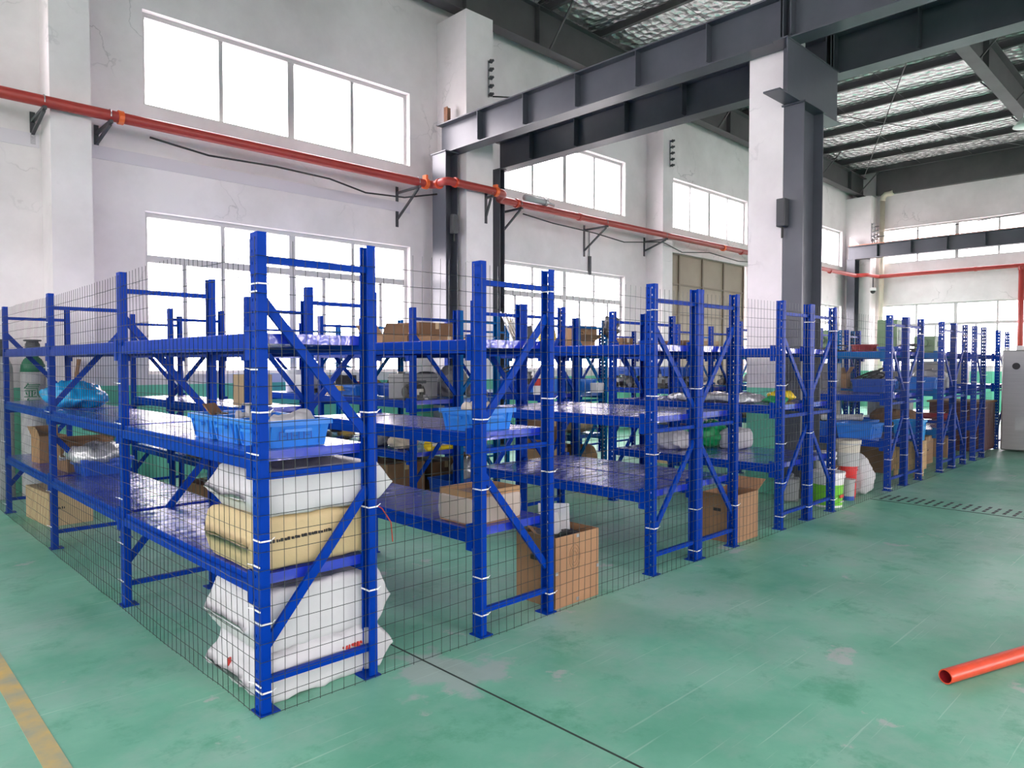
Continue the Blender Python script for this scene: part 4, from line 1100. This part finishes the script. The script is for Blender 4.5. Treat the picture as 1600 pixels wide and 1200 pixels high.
rolltube('red pipe lying on the bottom deck of the narrow rack', 12.58, 3.4, .57, .50, .05, R(90), 'red2', name='pipe_length')
bucket('white tub on the middle deck of the last rack pair', 11.5, 3.0, 1.09, .08, .16, 'white', handle=False)
o = carton('grey perforated filter carton in the aisle behind the last pair', 10.3, 4.2, .55, .30, .3, .9, 0, 'grey', tape=False, name='filter_case')
MB().box(-.13,.13,-.13,.13,-.55,0).build('stand', M['grey'], o)

# ---------------- stainless cabinet, maroon cabinet and metal boxes at the right edge
o = thing('stainless_cabinet', 'stainless steel cabinet with a round hole at the right edge', 'cabinet', (14.45, 2.43, 0))
MB().box(-.45,.75,-.5,.42,.02,1.66).build('cabinet_body', M['stainless'], o, bevel=.02)
MB().lathe([(.001,-.456),(.055,-.456),(.055,-.449)], n=20)
hb = MB().tube([(-.456,.22,1.40),(-.449,.22,1.40)], .055, 20).build('cable_hole', M['black'], o)
MB().box(-.4525,-.449,.0,.22,.36,.56).build('nameplate', M['lgrey'], o)
MB().box(-.47,-.25,.25,.44,1.66,1.70).build('torn_film', M['clear'], o); MB().box(-.05,.15,.1,.3,1.66,1.74).build('top_box', M['white'], o)
o = thing('maroon_cabinet', 'dark maroon wooden cabinet beside the narrow rack', 'cabinet', (13.78, 3.28, 0))
MB().box(-.42,.42,-.30,.45,.02,.80).build('cabinet_body', M['maroon'], o, bevel=.006); MB().box(-.45,.45,-.33,.48,.80,.83).build('cabinet_top', M['kraft2'], o)
for x in (-.41, .005): MB().box(x, x+.405, -.308, -.30, .06, .78).build('door_leaf', M['maroon'], o)
o = thing('metal_case', 'grey metal case on the far rack by the end windows', 'case', (14.55, 3.9, 1.09))
MB().box(-.28,.28,-.4,.4,0,.36).build('case_body', M['grey'], o, bevel=.01); MB().box(-.29,.29,-.41,.41,.35,.39).build('case_lid', M['galv'], o)
o = thing('metal_case', 'grey ribbed metal case on the floor by the far rack', 'case', (13.55, 4.4, .0))
MB().box(-.25,.25,-.3,.3,0,1.30).build('case_body', M['grey'], o, bevel=.01)
for k in range(5): MB().box(-.256,-.25,-.25+k*.1,-.21+k*.1,.2,1.2).build('rib', M['galv'], o)

# ---------------- second block, middle decks
bucket('white bucket with lid on the second block middle deck', 4.40, 8.55, 1.09, .12, .27, 'white', lid='white')
carton('grey carton left of the white bucket on the second block', 4.38, 8.15, 1.09, .24, .22, .22, 0, 'lgrey', tape=False)
carton('dark open carton behind the red pot', 5.05, 8.55, 1.09, .34, .30, .20, R(6), 'metald', open_=True, tape=False)
mb = MB()
for k in range(8): 
    t0, t1 = k*.16, (k+1)*.16
    mb.bar((.28*math.sin(t0)-.14, 0, .10*math.cos(t0)), (.28*math.sin(t1)-.14, 0, .10*math.cos(t1)), .22, .004)
tag(mb.build('curved_sheet', M['cyan'], None, False, (4.90, 8.30, 1.36)), 'curved cyan plastic sheet on the dark carton', 'sheet')
bucket('dark red pot on the second block middle deck', 5.02, 7.95, 1.09, .075, .13, 'red2', handle=False)
bin_('blue bin before the red pot on the second block', 4.48, 7.15, 1.09, .34, .40, .11)
gm = thing('metal_case', 'plain grey metal case on the second block middle deck', 'case', (4.44, 6.05, 1.088))
MB().box(-.22,.22,-.13,.13,0,.26).build('case_body', M['grey'], gm, bevel=.012); MB().box(-.225,.225,-.135,.135,.215,.222).build('lid_seam', M['dgrey'], gm)
MB().box(-.06,.06,-.142,-.13,.16,.19).build('handle', M['dgrey'], gm)
o = thing('bench_clamp', 'small off white clamp stand before the grey case', 'clamp', (4.30, 5.80, 1.088)); MB().box(-.05,.05,-.04,.04,.08,.11).build('jaw', M['offwhite'], o); MB().box(-.015,.015,-.02,.02,0,.08).build('stem', M['offwhite'], o)
bin_('deep blue bin between the grey case and the grey sack', 4.62, 6.60, 1.09, .28, .40, .14, m='tote2')
sack('tall grey plastic sack on the second block middle deck', 5.02, 6.15, 1.09, .34, .34, .32, m='sackg', e=.7, seed=61, amp=.035, fr=9, tt=.35)
sack('small grey bag beside the near upright on the second block', 5.10, 5.82, 1.09, .22, .20, .12, m='sackg', e=.8, seed=62, amp=.03, fr=12, cat='bag', name='plastic_bag', nu=30, nv=16)
bin_('blue bin right of the tall grey sack', 5.10, 6.65, 1.09, .36, .40, .17)
coil('dark cable coil in the bin right of the tall grey sack', 5.10, 6.65, 1.24, .14, .16, 'dgrey', 9, .012, 21)
bin_('blue bin on the second block rack with the pale tubes', 6.33, 5.95, 1.09, .34, .36, .17)
bin_('deep blue bin further back on the rack with the pale tubes', 6.33, 6.45, 1.09, .34, .36, .17, m='tote2')
coil('grey hose coil in the rear bin under the pale tubes', 6.33, 6.50, 1.24, .15, .18, 'dgrey', 10, .013, 23, name='hose_coil')
rolltube('teal roll on the second block middle deck', 6.90, 7.05, 1.09, .30, .06, R(20), 'teal', name='plastic_roll', cat='roll')
bin_('blue bin with a white carton beside it on the light blue rack', 6.90, 5.90, 1.09, .34, .30, .16)
carton('small white carton beside the blue bin on the light blue rack', 6.92, 5.62, 1.09, .14, .10, .12, 0, 'white', tape=False)
o = bucket('white canister with red print on the second block', 5.98, 5.75, 1.09, .045, .26, 'white', lid='white', band=('redink',.4,.7), handle=False, name='canister', cat='canister')
heap('grey machine part heaped on the middle deck behind the empty rack pair', 'parts heaped behind the empty pair', 6.70,7.12, 6.1,7.2, 1.09, 26, 71)
heap('grey machine part heaped on the middle deck left of the steel gate', 'parts heaped left of the gate', 8.76,9.2, 5.75,7.2, 1.09, 44, 72)
heap('grey machine part heaped on the bottom deck left of the steel gate', 'parts heaped low left of the gate', 8.76,9.2, 5.75,7.2, .57, 24, 73)
heap('grey machine part heaped on the middle deck half behind the column', 'parts heaped behind the column', 9.66,10.1, 5.7,7.1, 1.09, 40, 74)
heap('worn machine part lying on the bins of the second block', 'parts over the second block bins', 4.95,5.25, 6.9,7.35, 1.09, 14, 75)
heap('worn machine part in the bins under the pale tubes', 'parts under the pale tubes', 6.15,6.5, 5.8,6.6, 1.20, 16, 76, layers=1)
heap('small metal part on the middle deck before the grey case', 'parts before the grey case', 4.25,4.65, 5.80,5.9, 1.09, 7, 77, mats=('metald','metalp'), layers=1)
heap('oily metal part on the bottom deck of the second block', 'oily parts on the bottom deck', 4.25,4.7, 6.9,8.6, 1.09, 14, 78, mats=('metald','brass','metalp'))
heap('loose metal part on the middle deck of the rack behind the last pair', 'parts behind the last pair', 10.75,11.2, 4.9,6.3, 1.09, 22, 79)
heap('loose metal part on the bottom deck by the totes', 'parts by the totes', 9.32,9.8, 3.3,4.5, .57, 18, 80)
heap('loose dark part on the middle deck of the last rack pair', 'parts on the last pair', 11.33,11.75, 3.65,4.5, 1.09, 26, 81, mats=('metald','metalp'))
heap('loose part on the middle deck of the far light blue rack', 'parts on the far light blue rack', 12.3,12.8, 4.9,6.3, 1.09, 20, 82)
heap('loose metal part on the second block low deck behind the near rack', 'parts low behind the near rack', 4.25,4.7, 7.0,8.6, .57, 20, 83, mats=('metald','metalp','brass'))
# hanging blue crates on the deck left of the gate
for i, y in enumerate((5.8, 6.25, 6.7)):
    bin_(('nearest','middle','rear')[i]+' of three blue bins stacked high left of the steel gate', 9.0, y, 1.26, .36, .38, .13, m='tote2')

# ---------------- second block, top decks
carton('large brown carton on top of the second block', 5.04, 6.65, 1.59, .52, .46, .32, R(2), 'kraft2', marks=1)
carton('open brown carton on top, before the large carton', 4.46, 6.60, 1.59, .34, .36, .16, R(4), 'kraft', open_=True, flaps=(('-x',55),('+x',40),('-y',60)))
carton('flat brown carton on top, right of the open carton', 4.90, 6.15, 1.59, .50, .26, .15, R(-2), 'kraft')
sack('yellow helmet-like bag on the second block top deck', 5.05, 5.86, 1.59, .16, .16, .13, m='yellow', e=.9, seed=71, amp=.01, fr=8, cat='bag', name='plastic_bag', nu=30, nv=16)
o = thing('tube_bundle', 'bundle of pale tubes standing on the second block top deck', 'tubes', (5.85, 6.10, 1.59))
rn = random.Random(5)
for i in range(9):
    x = rn.uniform(-.04,.10); MB().tube([(x+.20,rn.uniform(-.05,.05),0),(x+.05,0,.25),(x-.06+rn.uniform(-.04,.04),0,.42+rn.uniform(-.04,.05))], .010, 6).build('tube', M['rope' if i % 2 else 'white'], o, True)
MB().box(-.05,.30,-.08,.08,-.003,.008).build('base_board', M['lblue'], o)
sack('bright yellow plastic bag on the rack with the pale tubes', 6.42, 6.0, 1.59, .20, .20, .46, m='yellow', e=.75, seed=72, amp=.02, fr=8, cat='bag', name='plastic_bag', tt=.3, nu=36, nv=20)
o = MB().bar((6.22,6.1,1.59), (6.12,6.1,1.90), .22, .02).build('dark_board', M['dgrey']); tag(o, 'dark board leaning beside the yellow bag', 'board')
carton('brown carton stacked uppermost on the light blue rack', 6.98, 5.98, 1.745, .40, .28, .18, R(-3), 'kraft', marks=2)
carton('flattened brown carton under the uppermost one', 6.94, 6.02, 1.59, .46, .34, .15, R(4), 'kraft', open_=True, flaps=(('+x',20),('-y',30)))
sack('black plastic bag hung over the light blue upright', 7.17, 5.60, 1.76, .13, .16, .28, m='dgrey', e=.7, seed=73, amp=.035, fr=12, cat='bag', name='plastic_bag', nu=36, nv=20, tt=-.3)
carton('brown carton beside the white hoses left of the steel gate', 8.88, 6.75, 1.59, .28, .26, .24, R(3), 'kraft2', marks=1)
coil('white hose loops on the top deck left of the steel gate', 9.02, 6.35, 1.59, .17, .30, 'white', 6, .013, 33, name='hose_coil')
carton('open brown carton on the top deck before the gate', 9.82, 6.1, 1.59, .34, .26, .12, R(5), 'kraft', open_=True, flaps=(('-x',40),))
carton('pale carton on the top deck before the gate', 9.90, 5.80, 1.59, .22, .18, .20, 0, 'kraft3')
carton('brown carton at the right of the top deck before the gate', 10.05, 6.6, 1.59, .24, .5, .22, 0, 'kraft2')

# ---------------- second block, bottom decks and floor
sack('pale bundle of rope on the second block bottom deck', 4.38, 6.15, .566, .26, .26, .16, m='rope', e=.8, seed=81, amp=.03, fr=16, cat='rope', name='rope_bundle', nu=40, nv=20)
sack('grey crumpled bag left of the rope bundle', 4.36, 6.55, .566, .26, .30, .16, m='sackg', e=.8, seed=82, amp=.04, fr=12, cat='bag', name='plastic_bag', nu=36, nv=18)
rolltube('white and yellow pipe length on the second block bottom deck', 4.66, 5.86, .566, .34, .045, R(2), 'white', 'yellow')
rolltube('yellow pipe length under the white one', 4.66, 5.78, .563, .50, .022, R(1), 'yellow')
carton('large dark brown carton on the floor of the second block', 4.46, 6.45, 0, .48, .50, .40, 0, 'kraft2'); carton('second dark brown carton deeper in the second block', 4.46, 7.0, 0, .48, .44, .36, 0, 'kraft2')
carton('brown carton on the floor right of the dark brown ones', 5.04, 6.5, 0, .40, .50, .36, 0, 'kraft2'); bin_('deep blue bin on the floor of the second block', 4.95, 5.98, 0, .46, .36, .22, m='tote2')
sack('clear plastic bag on the floor bin of the second block', 5.08, 5.95, .20, .30, .26, .20, m='foilbag', e=.7, seed=83, amp=.04, fr=10, cat='bag', name='plastic_bag', nu=36, nv=18)
carton('tall brown carton between the second block racks', 5.66, 6.6, 0, .30, .36, .52, 0, 'kraft'); 
carton('brown carton on the floor under the pale tube rack', 6.34, 6.0, .0, .44, .42, .42, 0, 'kraft', marks=1); carton('brown carton stacked on another under the pale tube rack', 6.34, 6.0, .425, .40, .40, .34, 0, 'kraft2')
sack('brown paper bale on the floor under the light blue rack', 6.92, 6.0, .0, .48, .5, .40, m='kraft', e=.5, seed=84, amp=.03, fr=7); sack('second brown paper bale stacked under the light blue rack', 6.92, 6.05, .575, .46, .5, .40, m='kraft3', e=.5, seed=85, amp=.03, fr=7)
carton('low pale carton in the aisle behind the column racks', 6.30, 5.15, 0, .40, .26, .30, 0, 'kraft3'); carton('pale carton on the floor left of the gate rack', 8.98, 6.0, 0, .44, .40, .42, 0, 'kraft3')
sack('white sack on the floor half behind the column', 9.88, 5.95, .0, .46, .5, .40, m='sackw', e=.6, seed=86, amp=.03, fr=7); carton('dark carton on the bottom deck half behind the column', 9.88, 6.3, .566, .40, .44, .26, 0, 'kraft2')
sack('brown sack on the far light blue rack bottom deck', 10.96, 5.5, .566, .46, .9, .30, m='kraft', e=.6, seed=87, amp=.04, fr=6); carton('pale carton under the far light blue rack', 10.96, 5.4, 0, .44, .5, .40, 0, 'kraft3')

# ---------------- loose red pipe on the floor
o = thing('loose_pipe', 'orange red steel pipe lying on the green floor at lower right', 'pipe', (3.655, .935, .036))
MB().tube([(0,0,0),(2.4,-.80,0)], .033, 20, cap=False).build('pipe_wall', M['pipe2'], o, True)
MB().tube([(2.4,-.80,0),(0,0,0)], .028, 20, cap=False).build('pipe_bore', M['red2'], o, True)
d_ = Vector((2.4,-.80,0)).normalized()
mb = MB(); a_ = d_.cross(Vector((0,0,1)))
n_ = 20
for i in range(n_):
    t0, t1 = 2*math.pi*i/n_, 2*math.pi*(i+1)/n_
    q = lambda r, t: tuple(a_*math.cos(t)*r+Vector((0,0,1))*math.sin(t)*r)
    mb.quad(q(.028,t0), q(.033,t0), q(.033,t1), q(.028,t1))
mb.build('pipe_lip', M['pipe2'], o)
